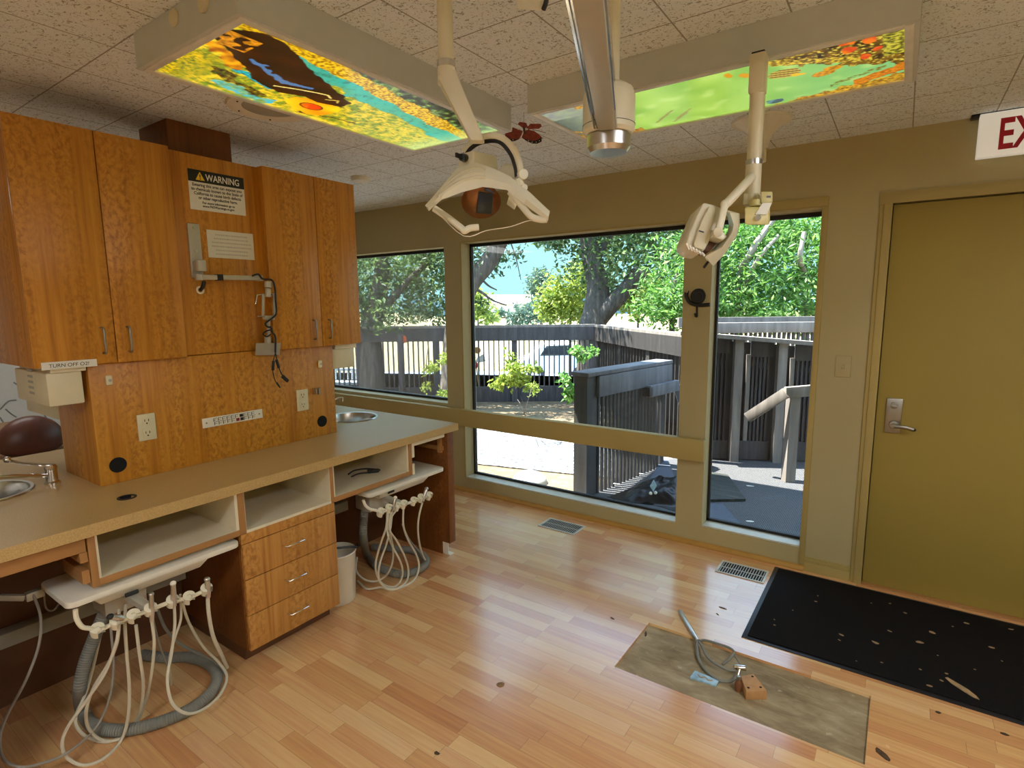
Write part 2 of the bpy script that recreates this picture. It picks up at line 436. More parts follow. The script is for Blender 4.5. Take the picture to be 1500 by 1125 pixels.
# board that crosses the windows, casings and base trim
struct('trim_1', MB().box(W1[0]-.3, -.945, WY-.06, WY, .565, .702, .004), 'trim_paint')
m = MB().box(W3[1], W3[1]+.030, WY-.012, WY, .03, W3[3]+.012, .003).box(W3[0]-.02, W3[1]+.030, WY-.012, WY, W3[3]+.0122, W3[3]+.062, .003)
struct('trim_2', m, 'trim_paint')
m = MB().box(W2[0], W2[1], WY-.006, WY, W2[3], W2[3]+.012, .002).box(W2[0]-.012, W2[0], WY-.006, WY, W2[2], W2[3]+.012, .002)
struct('trim_4', m, 'trim_paint')
struct('baseboard_front', MB().cyl((-5, WY-.004, .006), (W3[1]+.03, WY-.004, .006), .022, n=16), 'orange_trim')
m = MB()
for z0, z1, dy in ((0, .055, .016), (.055, .066, .011), (.066, .076, .014), (.076, .086, .008)): m.box(W3[1]+.03, -.133, WY-dy, WY, z0, z1, .002)
struct('baseboard_right', m, 'trim_paint')
m = MB()
for dx, dy in ((.055, .012), (.038, .020), (.014, .014)):
    m.box(D1[0]-dx, D1[0], WY-dy, WY, 0, D1[3]+dx, .003); m.box(D1[1], D1[1]+dx, WY-dy, WY, 0, D1[3]+dx, .003); m.box(D1[0]-dx-.0004, D1[1]+dx+.0004, WY-dy-.0006, WY, D1[3]-.0004, D1[3]+dx+.0004)
struct('trim_3', m, 'trim_paint')
d = struct('door_1', MB().box(D1[0]+.004, D1[1]-.004, WY+.012, WY+.056, .008, D1[3]-.005, .002), 'door_paint')
struct('threshold', MB().box(D1[0], D1[1], WY-.02, T, -.005, .008, .002), 'edge_wood', d, 'wooden threshold strip')
struct('door_light_stop', MB().box(D1[0]+.0005, D1[0]+.03, WY+.0565, WY+.09, .009, D1[3]-.001).box(D1[1]-.03, D1[1]-.0005, WY+.0565, WY+.09, .009, D1[3]-.001).box(D1[0]+.03, D1[1]-.03, WY+.0565, WY+.09, D1[3]-.03, D1[3]-.001).box(D1[0]+.03, D1[1]-.03, WY+.0565, WY+.09, .009, .03), 'trim_paint', d, sm=False)  # unseen strips added behind the slab to block daylight leaking round it
lp = struct('lock_plate', MB().box(-.034, .036, WY-.002, WY+.0122, .862, 1.045, .003), 'nickel', d, 'nickel lock plate with thumb turn')
struct('thumb_turn', MB().cyl((0, WY-.001, 1.01), (0, WY-.018, 1.01), .016, bev=.003).bar((-.014, WY-.020, 1.008), (.014, WY-.020, 1.004), .01, .012, bev=.002), 'nickel', lp)
struct('lever_handle', MB().cyl((.006, WY, .908), (.006, WY-.022, .908), .022, bev=.004).cyl((.006, WY-.02, .908), (.006, WY-.05, .908), .011).tube([(.006, WY-.048, .908), (.035, WY-.052, .908), (.065, WY-.050, .905), (.092, WY-.047, .898)], .008, flat=(.0095, .006, (0, 0, 1))), 'nickel', lp)
struct('lever_tip', MB().sphere((.093, WY-.047, .898), .007), 'black_plastic', lp)
# ------------------------------------------------------------------ island: worktop, spine, base units
CT = .835
cx0, cx1, cy0, cy1 = -3.49, -2.17, .27, 2.53
SINKS = [(-2.90, .535, .155, .135), (-2.865, 2.30, .15, .142)]
c = obj('countertop', MB().slab_holes(cx0, cx1, cy0, cy1, CT-.042, CT, SINKS+[(-2.37, .826, .030, .022)]), 'counter_laminate', None,
        'long speckled tan laminate countertop over the drawers and open bays', 'countertop', sm=False)
obj('grommet', MB().lathe([(.032, 0), (.032, .003), (.024, .003), (.024, -.02), (.0, -.02)], (-2.37, .826, CT), 32), 'black_plastic', c, 'small dark cable grommet')
sp = obj('cabinet_spine', MB().box(-2.985, -2.60, .822, 1.972, CT+.0005, 1.3335, .0015), 'veneer', None,
         'wood-veneered box standing on the countertop under the wall cabinets', 'cabinet spine')
for (px, py, r) in ((173, 681, .0315), (472, 617, .031)):
    p = onX(px, py, -2.5985)
    obj('grommet', MB().cyl((-2.5995, p.y, p.z), (-2.5975, p.y, p.z), r, n=40), 'black_void', sp, 'round black cable hole')
for k, (cx, cy, rx, ry) in enumerate(SINKS):
    prof = [(1.10, .002), (1.08, .006), (1.0, .005), (.975, -.004), (.95, -.05), (.90, -.11), (.70, -.135), (.2, -.14), (0, -.14)]
    m = MB().lathe([(r*rx, z) for r, z in prof], (0, 0, 0), 48)
    bmesh.ops.scale(m.bm, vec=(1, ry/rx, 1), verts=m.bm.verts); bmesh.ops.translate(m.bm, vec=(cx, cy, CT), verts=m.bm.verts)
    s = obj('sink', m, 'steel', None, ('round stainless sink near the left edge beside the spine', 'round stainless sink at the window end of the countertop')[k], 'sink', 'sinks in the countertop')
    obj('drain', MB().lathe([(.022, 0), (.022, .003), (.010, .001), (0, .001)], (cx, cy, CT-.14), 24), 'chrome', s)
# faucets: short body, flat lever, long thin spout
p = onZ(77, 708, CT)
f = thing('faucet', 'chrome faucet with flat lever beside the left sink', 'faucet', p, 'faucets beside the sinks')
obj('body', MB().lathe([(.028, 0), (.028, .006), (.021, .012), (.020, .055), (.023, .068), (.016, .080), (0, .084)], p, 28), 'chrome', f)
obj('lever', MB().tube([p+Vector((0, 0, .075)), p+Vector((-.03, -.045, .088)), p+Vector((-.05, -.085, .100)), p+Vector((-.06, -.115, .118))], .008, flat=(.006, .011, (0, 0, 1))).sphere(p+Vector((-.06, -.117, .119)), .013), 'chrome', f)
obj('spout', MB().tube([p+Vector((0, 0, .035)), p+Vector((.02, -.06, .052)), p+Vector((.045, -.14, .075)), p+Vector((.055, -.20, .085)), p+Vector((.057, -.215, .07))], .0085), 'chrome', f)
p = Vector((-3.07, 2.16, CT))
f = thing('faucet', 'chrome faucet with raised spout at the window-end sink', 'faucet', p, 'faucets beside the sinks')
obj('body', MB().lathe([(.028, 0), (.028, .006), (.021, .012), (.020, .055), (.023, .068), (.016, .080), (0, .084)], p, 28), 'chrome', f)
q1 = onX(501, 585, -2.97)
obj('spout', MB().tube([p+Vector((0, 0, .05)), p+Vector((.03, .03, .085)), q1+Vector((-.02, -.02, .006)), q1], .0085).cyl(q1+Vector((0, 0, -.012)), q1+Vector((0, 0, .012)), .012), 'chrome', f)
obj('lever', MB().tube([p+Vector((0, 0, .07)), p+Vector((-.01, .05, .12)), p+Vector((-.01, .09, .125))], .007).sphere(p+Vector((-.01, .09, .125)), .011), 'chrome', f)

FX = -2.20
# drawer unit
dt = thing('drawer_cabinet', 'wood drawer unit with three drawers below an open white shelf', 'cabinet', (-2.45, 1.405, 0))
m = MB().box(-2.77, FX-.02, 1.157, 1.186, .075, CT-.0425).box(-2.77, FX-.02, 1.615, 1.632, .075, CT-.0425).box(-2.77, FX-.022, 1.186, 1.615, .075, .60)
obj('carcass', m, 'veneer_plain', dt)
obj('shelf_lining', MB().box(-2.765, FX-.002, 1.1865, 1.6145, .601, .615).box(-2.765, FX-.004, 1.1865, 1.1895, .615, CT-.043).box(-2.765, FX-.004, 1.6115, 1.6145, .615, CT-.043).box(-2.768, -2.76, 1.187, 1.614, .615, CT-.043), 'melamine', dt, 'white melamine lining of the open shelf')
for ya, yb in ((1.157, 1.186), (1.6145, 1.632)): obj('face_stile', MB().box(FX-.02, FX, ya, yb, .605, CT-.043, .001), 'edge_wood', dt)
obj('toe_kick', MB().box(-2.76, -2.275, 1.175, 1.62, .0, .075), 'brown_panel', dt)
obj('face_rail', MB().box(FX-.02, FX, 1.160, 1.630, .561, .603, .001), 'drawer_veneer', dt)
for k, (z0, z1) in enumerate(((.401, .557), (.238, .397), (.075, .234))):
    dr = obj('drawer', MB().box(FX-.02, FX, 1.163, 1.630, z0, z1, .0015), 'drawer_veneer', dt)
    yc, zc = 1.392, z0+.088
    h = MB().tube([(FX, yc-.048, zc), (FX+.022, yc-.048, zc), (FX+.028, yc-.043, zc), (FX+.028, yc+.043, zc), (FX+.022, yc+.048, zc), (FX, yc+.048, zc)], .0042, sub=1)
    obj('pull', h, 'chrome', dr, 'chrome bar pull')
# open shelf boxes hung under the worktop either side
def shelf_box(y0, y1, label, cut):
    t = thing('shelf_unit', label, 'shelf', (-2.48, (y0+y1)/2, .60), 'open shelf boxes under the countertop')
    m = MB().box(-2.765, FX-.001, y0+.0225, y1, .611, .629).box(-2.765, FX-.001, y1-.012, y1, .629, CT-.043).box(-2.765, FX-.004, y0+.0225, y0+.030, .629, CT-.043).box(-2.768, -2.755, y0+.03, y1-.012, .629, CT-.043)
    obj('lining', m, 'melamine', t, 'white melamine box')
    obj('edge_strip', MB().box(FX-.02, FX+.001, y0+.0225, y1, .603, .6285, .001), 'edge_wood', t)
    obj('side_panel', MB().box(-2.765, FX+.001, y0, y0+.022, .603, CT-.043, .001), 'edge_wood', t)
    return t
s1 = shelf_box(.637, 1.1565, 'open white shelf box left of the drawers under the countertop', 0)
t = thing('shelf_unit', 'open white shelf box right of the drawers holding a loose cable', 'shelf', (-2.48, 1.88, .60), 'open shelf boxes under the countertop')
y0, y1 = 1.6325, 2.160
m = MB().box(-2.765, FX-.001, y0, y1-.0225, .611, .629).box(-2.765, FX-.004, y0, y0+.008, .629, CT-.043).box(-2.765, FX-.004, y1-.034, y1-.0225, .629, CT-.043).box(-2.768, -2.755, y0+.008, y1-.034, .629, CT-.043)
obj('lining', m, 'melamine', t, 'white melamine box')
obj('edge_strip', MB().box(FX-.02, FX+.001, y0, y1-.0225, .603, .6285, .001), 'edge_wood', t)
obj('side_panel', MB().box(-2.765, FX+.001, y1-.022, y1, .603, CT-.043, .001), 'edge_wood', t)
# drawer runner brackets beside each shelf box, apron, knee wall, end panels
obj('apron', MB().box(FX-.022, FX-.001, cy0+.045, .632, .737, CT-.043, .001), 'edge_wood', None, 'thin wooden apron strip under the countertop at the left', 'apron')
obj('runner_bracket', MB().box(FX-.18, FX-.002, .6125, .634, .70, .7355).box(FX-.18, FX-.002, .6125, .634, .625, .672), 'edge_wood', None, 'notched wooden runner bracket beside the left shelf box', 'bracket')
t = obj('runner_bracket', MB().box(FX-.20, FX+.001, 2.1615, 2.180, .70, CT-.043).box(FX-.20, FX+.001, 2.1615, 2.178, .60, .665).box(FX-.02, FX+.001, 2.180, 2.434, .765, CT-.0435), 'melamine', None, 'white drawer runner frame right of the right shelf box', 'bracket')
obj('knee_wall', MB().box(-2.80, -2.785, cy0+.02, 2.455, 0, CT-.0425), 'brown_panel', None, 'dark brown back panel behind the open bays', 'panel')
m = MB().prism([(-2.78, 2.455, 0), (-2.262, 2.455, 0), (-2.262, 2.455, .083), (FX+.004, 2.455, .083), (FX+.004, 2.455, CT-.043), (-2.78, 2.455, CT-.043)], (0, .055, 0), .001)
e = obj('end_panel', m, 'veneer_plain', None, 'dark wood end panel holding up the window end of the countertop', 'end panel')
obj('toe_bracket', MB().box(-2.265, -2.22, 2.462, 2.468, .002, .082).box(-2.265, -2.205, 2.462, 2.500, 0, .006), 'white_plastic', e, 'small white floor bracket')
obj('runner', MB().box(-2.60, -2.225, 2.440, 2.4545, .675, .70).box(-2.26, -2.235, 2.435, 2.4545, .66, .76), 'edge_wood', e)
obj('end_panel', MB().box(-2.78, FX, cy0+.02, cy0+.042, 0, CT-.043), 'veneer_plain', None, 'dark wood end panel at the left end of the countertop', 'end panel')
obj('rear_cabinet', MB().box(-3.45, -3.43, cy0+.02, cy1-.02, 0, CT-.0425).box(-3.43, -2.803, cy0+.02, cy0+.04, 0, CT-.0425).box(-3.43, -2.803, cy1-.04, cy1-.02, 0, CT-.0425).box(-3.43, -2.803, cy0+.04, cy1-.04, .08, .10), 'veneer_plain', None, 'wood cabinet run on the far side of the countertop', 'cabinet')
def zplane(px, py, X): return onX(px, py, X)
a, b = onX(0, 943, -2.72), onX(110, 905, -2.72)
obj('service_channel', MB().box(-2.784, -2.72, cy0+.05, 1.155, a.z-.028, a.z+.03, .004), 'grey_plastic', None, 'pale service channel across the back of the left bay', 'channel', 'service channels in the bays')
a = onX(505, 742, -2.70)
obj('service_channel', MB().box(-2.784, -2.70, 1.634, 2.10, a.z-.03, a.z+.03, .004), 'grey_plastic', None, 'pale service channel across the back of the right bay', 'channel', 'service channels in the bays')

# ------------------------------------------------------------------ wall cabinets hung over the island
UB, UT, UX, UBK = 1.334, 2.217, -2.567, -3.03
def pull(y, z, nm, parent, L=.05):
    h = MB().tube([(UX, y, z-L), (UX+.020, y, z-L), (UX+.026, y, z-L+.006), (UX+.026, y, z+L-.006), (UX+.020, y, z+L), (UX, y, z+L)], .0045, sub=1)
    obj('pull', h, 'nickel', parent, 'brushed metal bar pull')
def wallcab(y0, ym, y1, label, h1, h2):
    t = thing('wall_cabinet', label, 'cabinet', ((UX+UBK)/2, (y0+y1)/2, UB), 'wood wall cabinets over the countertop')
    obj('carcass', MB().box(UBK, UX-.0205, y0, y1, UB, UT, .001), 'veneer', t)
    d1 = obj('door', MB().box(UX-.019, UX, y0, ym-.0015, UB, UT, .0015), 'veneer', t)
    d2 = obj('door', MB().box(UX-.019, UX, ym+.0015, y1, UB, UT, .0015), 'veneer', t)
    for (px, py), d in ((h1, d1), (h2, d2)):
        q = onX(px, py, UX+.02); pull(q.y, q.z, 'pull', d)
    return t
wallcab(.651, .917, 1.183, 'wood double-door wall cabinet at the left, above the sign strip', (153, 499), (191, 497))
wallcab(1.601, 1.888, 2.148, 'wood double-door wall cabinet at the right end, beside the window', (463, 483), (485, 482))
PX = -2.61
obj('center_cabinet', MB().box(UBK, PX, 1.1835, 1.6005, UB+.002, UT-.002, .001), 'veneer', None, 'recessed plain wood cabinet front between the two wall cabinets, carrying the warning sign', 'cabinet')
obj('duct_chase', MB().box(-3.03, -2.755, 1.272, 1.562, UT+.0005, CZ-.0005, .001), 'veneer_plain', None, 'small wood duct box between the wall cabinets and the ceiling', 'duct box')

# ------------------------------------------------------------------ signs, outlets and fittings on the woodwork
Yv, Zv = (0, 1, 0), (0, 0, 1)
A, B = onX(274, 246, PX+.001), onX(359, 316, PX+.001)
y0, y1, z1, z0 = A.y, onX(356, 260, PX).y, A.z, onX(279, 306, PX).z
s = thing('warning_sign', 'white warning sign with black heading on the wood panel', 'sign', (PX+.0005, (y0+y1)/2, z0))
obj('sheet', MB().box(PX, PX+.0012, y0, y1, z0, z1), 'paper', s)
H = z1-z0; Wd = y1-y0; hb = z1-H*.30
obj('heading_band', MB().box(PX+.0012, PX+.0016, y0, y1, hb, z1), 'sign_black', s, 'black heading band')
obj('heading_text', MB().text('WARNING', (PX+.0017, y0+Wd*.30, hb+H*.065), Yv, Zv, H*.235, maxw=Wd*.61, bold=.012), 'paper', s, 'white lettering')
ty = y0+Wd*.205
obj('hazard_triangle', MB().prism([(PX+.0017, ty-Wd*.078, hb+H*.05), (PX+.0017, ty+Wd*.078, hb+H*.05), (PX+.0017, ty, hb+H*.26)], (.0003, 0, 0)), 'sign_yellow', s, 'yellow hazard triangle')
obj('exclamation_mark', MB().text('!', (PX+.0022, ty, hb+H*.07), Yv, Zv, H*.18, align='CENTER', bold=.02), 'ink', s)
m = MB()
for k, (tx, sz) in enumerate((('Entering this area can expose you', .88), ('to chemicals known to the State of', .92), ('California to cause birth defects', .84), ('or other reproductive harm.', .70))):
    m.text(tx, (PX+.0016, y0+Wd*(.5-sz/2), hb-H*(.105+.105*k)), Yv, Zv, H*.105, maxw=Wd*sz, bold=.012)
for k, (tx, sz) in enumerate((('For more information go to', .58), ('www.P65Warnings.ca.gov.', .58))):
    m.text(tx, (PX+.0016, y0+Wd*(.5-sz/2), hb-H*(.53+.085*k)), Yv, Zv, H*.085, maxw=Wd*sz, bold=.012)
obj('body_text', m, 'ink', s, 'small black lettering')
A = onX(302, 336, PX); z0 = onX(307, 377, PX).z; y1 = onX(370, 342, PX).y
s = thing('notice_sheet', 'faded laminated notice taped beside the monitor arm', 'notice', (PX+.0005, A.y, z0))
obj('sheet', MB().box(PX, PX+.0012, A.y, y1, z0, A.z), 'laminate_paper', s)
m = MB(); rr = random.Random(3)
for k in range(6):
    z = A.z-(A.z-z0)*(.16+.14*k); w = (y1-A.y)*(.30+.12*rr.random()); yc = (A.y+y1)/2; y = yc-w
    while y < yc+w:
        l = .004+.006*rr.random(); m.box(PX+.0012, PX+.0015, y, y+l, z-.0030, z+.0030); y += l+.002
obj('faint_text', m, 'grey_ink', s, 'faded grey lettering')
A = onX(59, 527, UX); y1 = onX(141, 523, UX).y; z0 = UB+.0; zt = onX(60, 528, UX).z
s = thing('sign_strip', 'white strip lettered about turning off oxygen, on the left cabinet door', 'sign', (UX+.001, (A.y+y1)/2, UB-.006))
obj('strip', MB().box(UX+.0005, UX+.0018, A.y, y1, UB-.008, UB+.020), 'paper', s)
obj('lettering', MB().text('TURN OFF O2!', (UX+.0019, A.y+(y1-A.y)*.12, UB-.001), Yv, Zv, .019, maxw=(y1-A.y)*.72, shear=.1), 'ink', s, 'black hand-drawn lettering')
SX = -2.5995
def outlet(pa, pb, label):
    y0, y1 = onX(pa[0], (pa[1]+pb[1])/2, SX).y, onX(pb[0], (pa[1]+pb[1])/2, SX).y; yc = (y0+y1)/2
    zc = onX((pa[0]+pb[0])/2, (pa[1]+pb[1])/2, SX).z
    t = thing('outlet', label, 'outlet', (SX, yc, zc-.057), 'outlets on the spine')
    obj('plate', MB().box(SX, SX+.006, yc-.035, yc+.035, zc-.057, zc+.057, .003), 'ivory', t)
    for dz in (.026, -.026):
        r = obj('receptacle', MB().box(SX+.005, SX+.0075, yc-.017, yc+.017, zc+dz-.019, zc+dz+.019, .0012), 'ivory', t)
        obj('slots', MB().box(SX+.0072, SX+.0078, yc-.0085, yc-.0060, zc+dz-.001, zc+dz+.009).box(SX+.0072, SX+.0078, yc+.0060, yc+.0085, zc+dz-.001, zc+dz+.009).cyl((SX+.0070, yc, zc+dz-.009), (SX+.0078, yc, zc+dz-.009), .003, n=12), 'black_void', r, 'dark slots')
outlet((201, 607), (228, 644), 'ivory duplex outlet near the left end of the spine')
outlet((433, 572), (452, 600), 'ivory duplex outlet near the window end of the spine')
for (px, py, lb) in ((159, 557, 'small white wall button below the left cabinet door'), (468, 533, 'small white wall button below the right cabinet doors')):
    q = onX(px, py, SX)
    t = obj('wall_button', MB().box(SX, SX+.010, q.y-.012, q.y+.012, q.z-.020, q.z+.020, .005), 'ivory', None, lb, 'button', 'wall buttons on the spine')
    obj('push_dot', MB().cyl((SX+.009, q.y+.002, q.z), (SX+.0125, q.y+.002, q.z), .006, n=16), 'grey_plastic', t, 'grey push dot')
q = onX(463, 573, SX)
t = obj('hook_bracket', MB().box(SX, SX+.006, q.y-.022, q.y+.022, q.z-.016, q.z+.020, .002), 'edge_wood', None, 'small wood and metal holder beside the right outlet', 'holder')
obj('clip', MB().cyl((SX+.012, q.y+.012, q.z-.018), (SX+.012, q.y+.012, q.z+.018), .0075).cyl((SX+.012, q.y-.010, q.z-.010), (SX+.012, q.y-.010, q.z+.014), .006), 'nickel', t, 'metal clip')
# strip of small keys
yA, yB = onX(296, 620, SX).y, onX(384, 605, SX).y; zc = onX(340, 613, SX).z; hh = .0225
t = thing('switch_strip', 'long white panel of small square switches on the spine', 'control panel', (SX, (yA+yB)/2, zc-hh))
obj('plate', MB().box(SX, SX+.004, yA, yB, zc-hh, zc+hh, .0015), 'white_plastic', t)
n = 10; w0 = yA+(yB-yA)*.17; st = (yB-yA)*.70/n
for r in range(2):
    for k in range(n):
        yy = w0+st*(k+.5)+(.0025 if r else 0); zz = zc+(.0085 if r == 0 else -.0085); s_ = st*.40
        col = 'sign_black' if (r == 0 and k == 6) or (r == 1 and k == 6) else 'key_red' if (r == 1 and k == 5) else 'white_plastic'
        o = obj('key', MB().box(SX+.004, SX+.0056, yy-s_, yy+s_, zz-.0072, zz+.0072, .0006), col, t, {'sign_black': 'black key', 'key_red': 'dark red key'}.get(col))
        if col == 'white_plastic':
            obj('key_outline', MB().box(SX+.004, SX+.0060, yy-s_-.0016, yy-s_+.0004, zz-.0075, zz+.0075).box(SX+.004, SX+.0060, yy-s_, yy+s_*.8, zz+.0066, zz+.0082).box(SX+.0056, SX+.0060, yy-s_, yy+s_*.5, zz-.0012, zz+.0004), 'ink', o, 'black outline')
obj('screw', MB().cyl((SX+.004, yA+.018, zc), (SX+.0052, yA+.018, zc), .004, n=12), 'nickel', t); obj('screw', MB().cyl((SX+.004, yB-.018, zc), (SX+.0052, yB-.018, zc), .004, n=12), 'nickel', t)

# ------------------------------------------------------------------ towel dispensers under the cabinets
def dispenser(x0, x1, y0, y1, z0, z1, label, vents):
    t = thing('towel_dispenser', label, 'dispenser', ((x0+x1)/2, (y0+y1)/2, z0), 'beige towel dispensers under the cabinets')
    obj('body', MB().box(x0, x1, y0, y1, z0, z1, .006), 'cream_tan', t)
    obj('mounting_plate', MB().box(x0+.02, x1+.012, y0+.012, y1+.012, z1, UB-.0005, .003), 'cream_plastic', t)
    if vents:
        m = MB()
        for k in range(5): m.box(x0+.16, x0+.22, y0-.0006, y0+.002, z0+.035+.022*k, z0+.045+.022*k)
        obj('vent_slots', m, 'grey_plastic', t, 'grey vent slots')
    return t
dispenser(-2.97, -2.60, .690, .803, 1.183, 1.310, 'beige towel dispenser under the left cabinet, beside the spine', True)
dispenser(-3.42, -3.00, .822, .965, 1.065, 1.310, 'beige towel dispenser behind the left one, over the far side of the countertop', False)
dispenser(-2.90, -2.62, 1.985, 2.135, 1.195, 1.307, 'beige towel dispenser under the right cabinet beside the window', False)

# ------------------------------------------------------------------ monitor arm and its leads
b0, b1 = onX(276, 330, PX), onX(297, 405, PX)
ar = thing('monitor_mount', 'grey monitor arm screwed to the wood panel below the warning sign', 'monitor arm', (PX, b0.y, b1.z))
yp0, yp1 = onX(275.5, 360, PX).y, onX(293, 360, PX).y
obj('wall_plate', MB().box(PX, PX+.012, yp0, yp1, onX(283, 407, PX).z, onX(283, 328, PX).z, .002), 'warm_grey_metal', ar)
for py in (333, 368): 
    q = onX(284+(py-333)*.09, py, PX+.012); obj('screw', MB().cyl(q, q+Vector((.003, 0, 0)), .006, n=14), 'steel', ar)
q = onX(294, 390, PX+.04)
obj('pivot', MB().cyl(q+Vector((0, 0, -.022)), q+Vector((0, 0, .026)), .022, bev=.003).box(PX+.010, PX+.03, q.y-.02, q.y+.02, q.z-.02, q.z+.02, .002), 'warm_grey_metal', ar)
qa, qb = onX(291, 406, PX+.04), onX(380, 407.5, PX+.055)
obj('beam', MB().bar(qa, qb, .026, .022, bev=.004).cyl(qa-Vector((0, 0, .013)), qa+Vector((0, 0, .013)), .016).cyl(qb-Vector((0, 0, .013)), qb+Vector((0, 0, .013)), .016), 'warm_grey_metal', ar)
obj('cable_clip', MB().bar(qa+(qb-qa)*.27, qa+(qb-qa)*.36, .032, .028), 'black_plastic', ar, 'black cable clip')
def mp(zx, zy, X=PX+.06): return onX(350+zx*.17794, 380+zy*.17778, X)     # tip of the arm
a = mp(240, 178); 
m = MB().cyl(mp(240, 232), mp(240, 180), .018, bev=.003).cyl(mp(240, 310), mp(240, 238), .014)
for zx in (198, 290): m.bar(mp(zx, 470), mp(zx, 285), .012, .008, up=(1, 0, 0), bev=.001)
m.cyl(mp(243, 500), mp(243, 690), .008).bar(mp(205, 480), mp(285, 480), .02, .02)
obj('tilt_head', m, 'warm_grey_metal', ar)
obj('tilt_lever', MB().tube([mp(190, 290), mp(150, 292), mp(135, 370)], .0035, sub=1).cyl(mp(150, 470), mp(300, 468), .004).cyl(mp(195, 290), mp(295, 288), .005), 'chrome', ar)
obj('vesa_plate', MB().hexa([mp(135, 790, PX+.035), mp(335, 788, PX+.035), mp(335, 788, PX+.030), mp(135, 790, PX+.030), mp(140, 690, PX+.075), mp(345, 688, PX+.075), mp(345, 688, PX+.070), mp(140, 690, PX+.070)]).cyl(mp(237, 690, PX+.05), mp(237, 640, PX+.05), .016), 'grey_plastic', ar)
q = onX(293, 425, PX+.001)
obj('cable_port', MB().lathe([(.010, 0), (.018, 0), (.018, .003), (.010, .003)], q, 28, (1, 0, 0)), 'white_plastic', None, 'white-rimmed cable hole in the panel under the monitor arm', 'cable port')
X = PX+.08
m0 = MB().tube([q+Vector((.003, 0, 0)), onX(297, 420, PX+.02), onX(299, 412, PX+.03)], .008)
m = MB().tube([mp(110, 135, X), mp(160, 122, X), mp(195, 160, X), mp(270, 170, X), mp(295, 230, X), mp(302, 330, X), mp(308, 440, X), mp(280, 480, X), mp(220, 525, X), mp(235, 555, X), mp(265, 560, X), mp(275, 600, X), mp(300, 640, X), mp(300, 770, X)], .0045)
m1 = MB().tube([mp(265, 580, X), mp(225, 590, X), mp(200, 615, X), mp(230, 635, X), mp(268, 615, X)], .0035)
c_ = thing('monitor_leads', 'black video and power leads hanging from the monitor arm', 'cable', q)
obj('lead', m, 'black_plastic', c_); obj('port_lead', m0, 'black_plastic', c_); obj('looped_lead', m1, 'black_plastic', c_)
obj('power_lead', MB().tube([mp(300, 770, X), mp(282, 840, X), mp(278, 910, X), mp(295, 990, X), mp(325, 1045, X)], .0022), 'black_plastic', c_)
obj('video_lead', MB().tube([mp(300, 770, X), mp(318, 850, X), mp(340, 920, X), mp(375, 985, X)], .003), 'black_plastic', c_)
obj('ferrite_bead', MB().cyl(mp(285, 835, X), mp(280, 915, X), .007, bev=.002), 'black_plastic', c_); obj('ferrite_bead', MB().cyl(mp(308, 825, X), mp(330, 895, X), .007, bev=.002), 'black_plastic', c_)
obj('plug', MB().bar(mp(355, 960, X), mp(405, 1005, X), .018, .008, up=(1, 0, 0), bev=.002), 'black_plastic', c_)
obj('plug', MB().cyl(mp(312, 1015, X), mp(338, 1055, X), .004, n=12), 'black_plastic', c_)
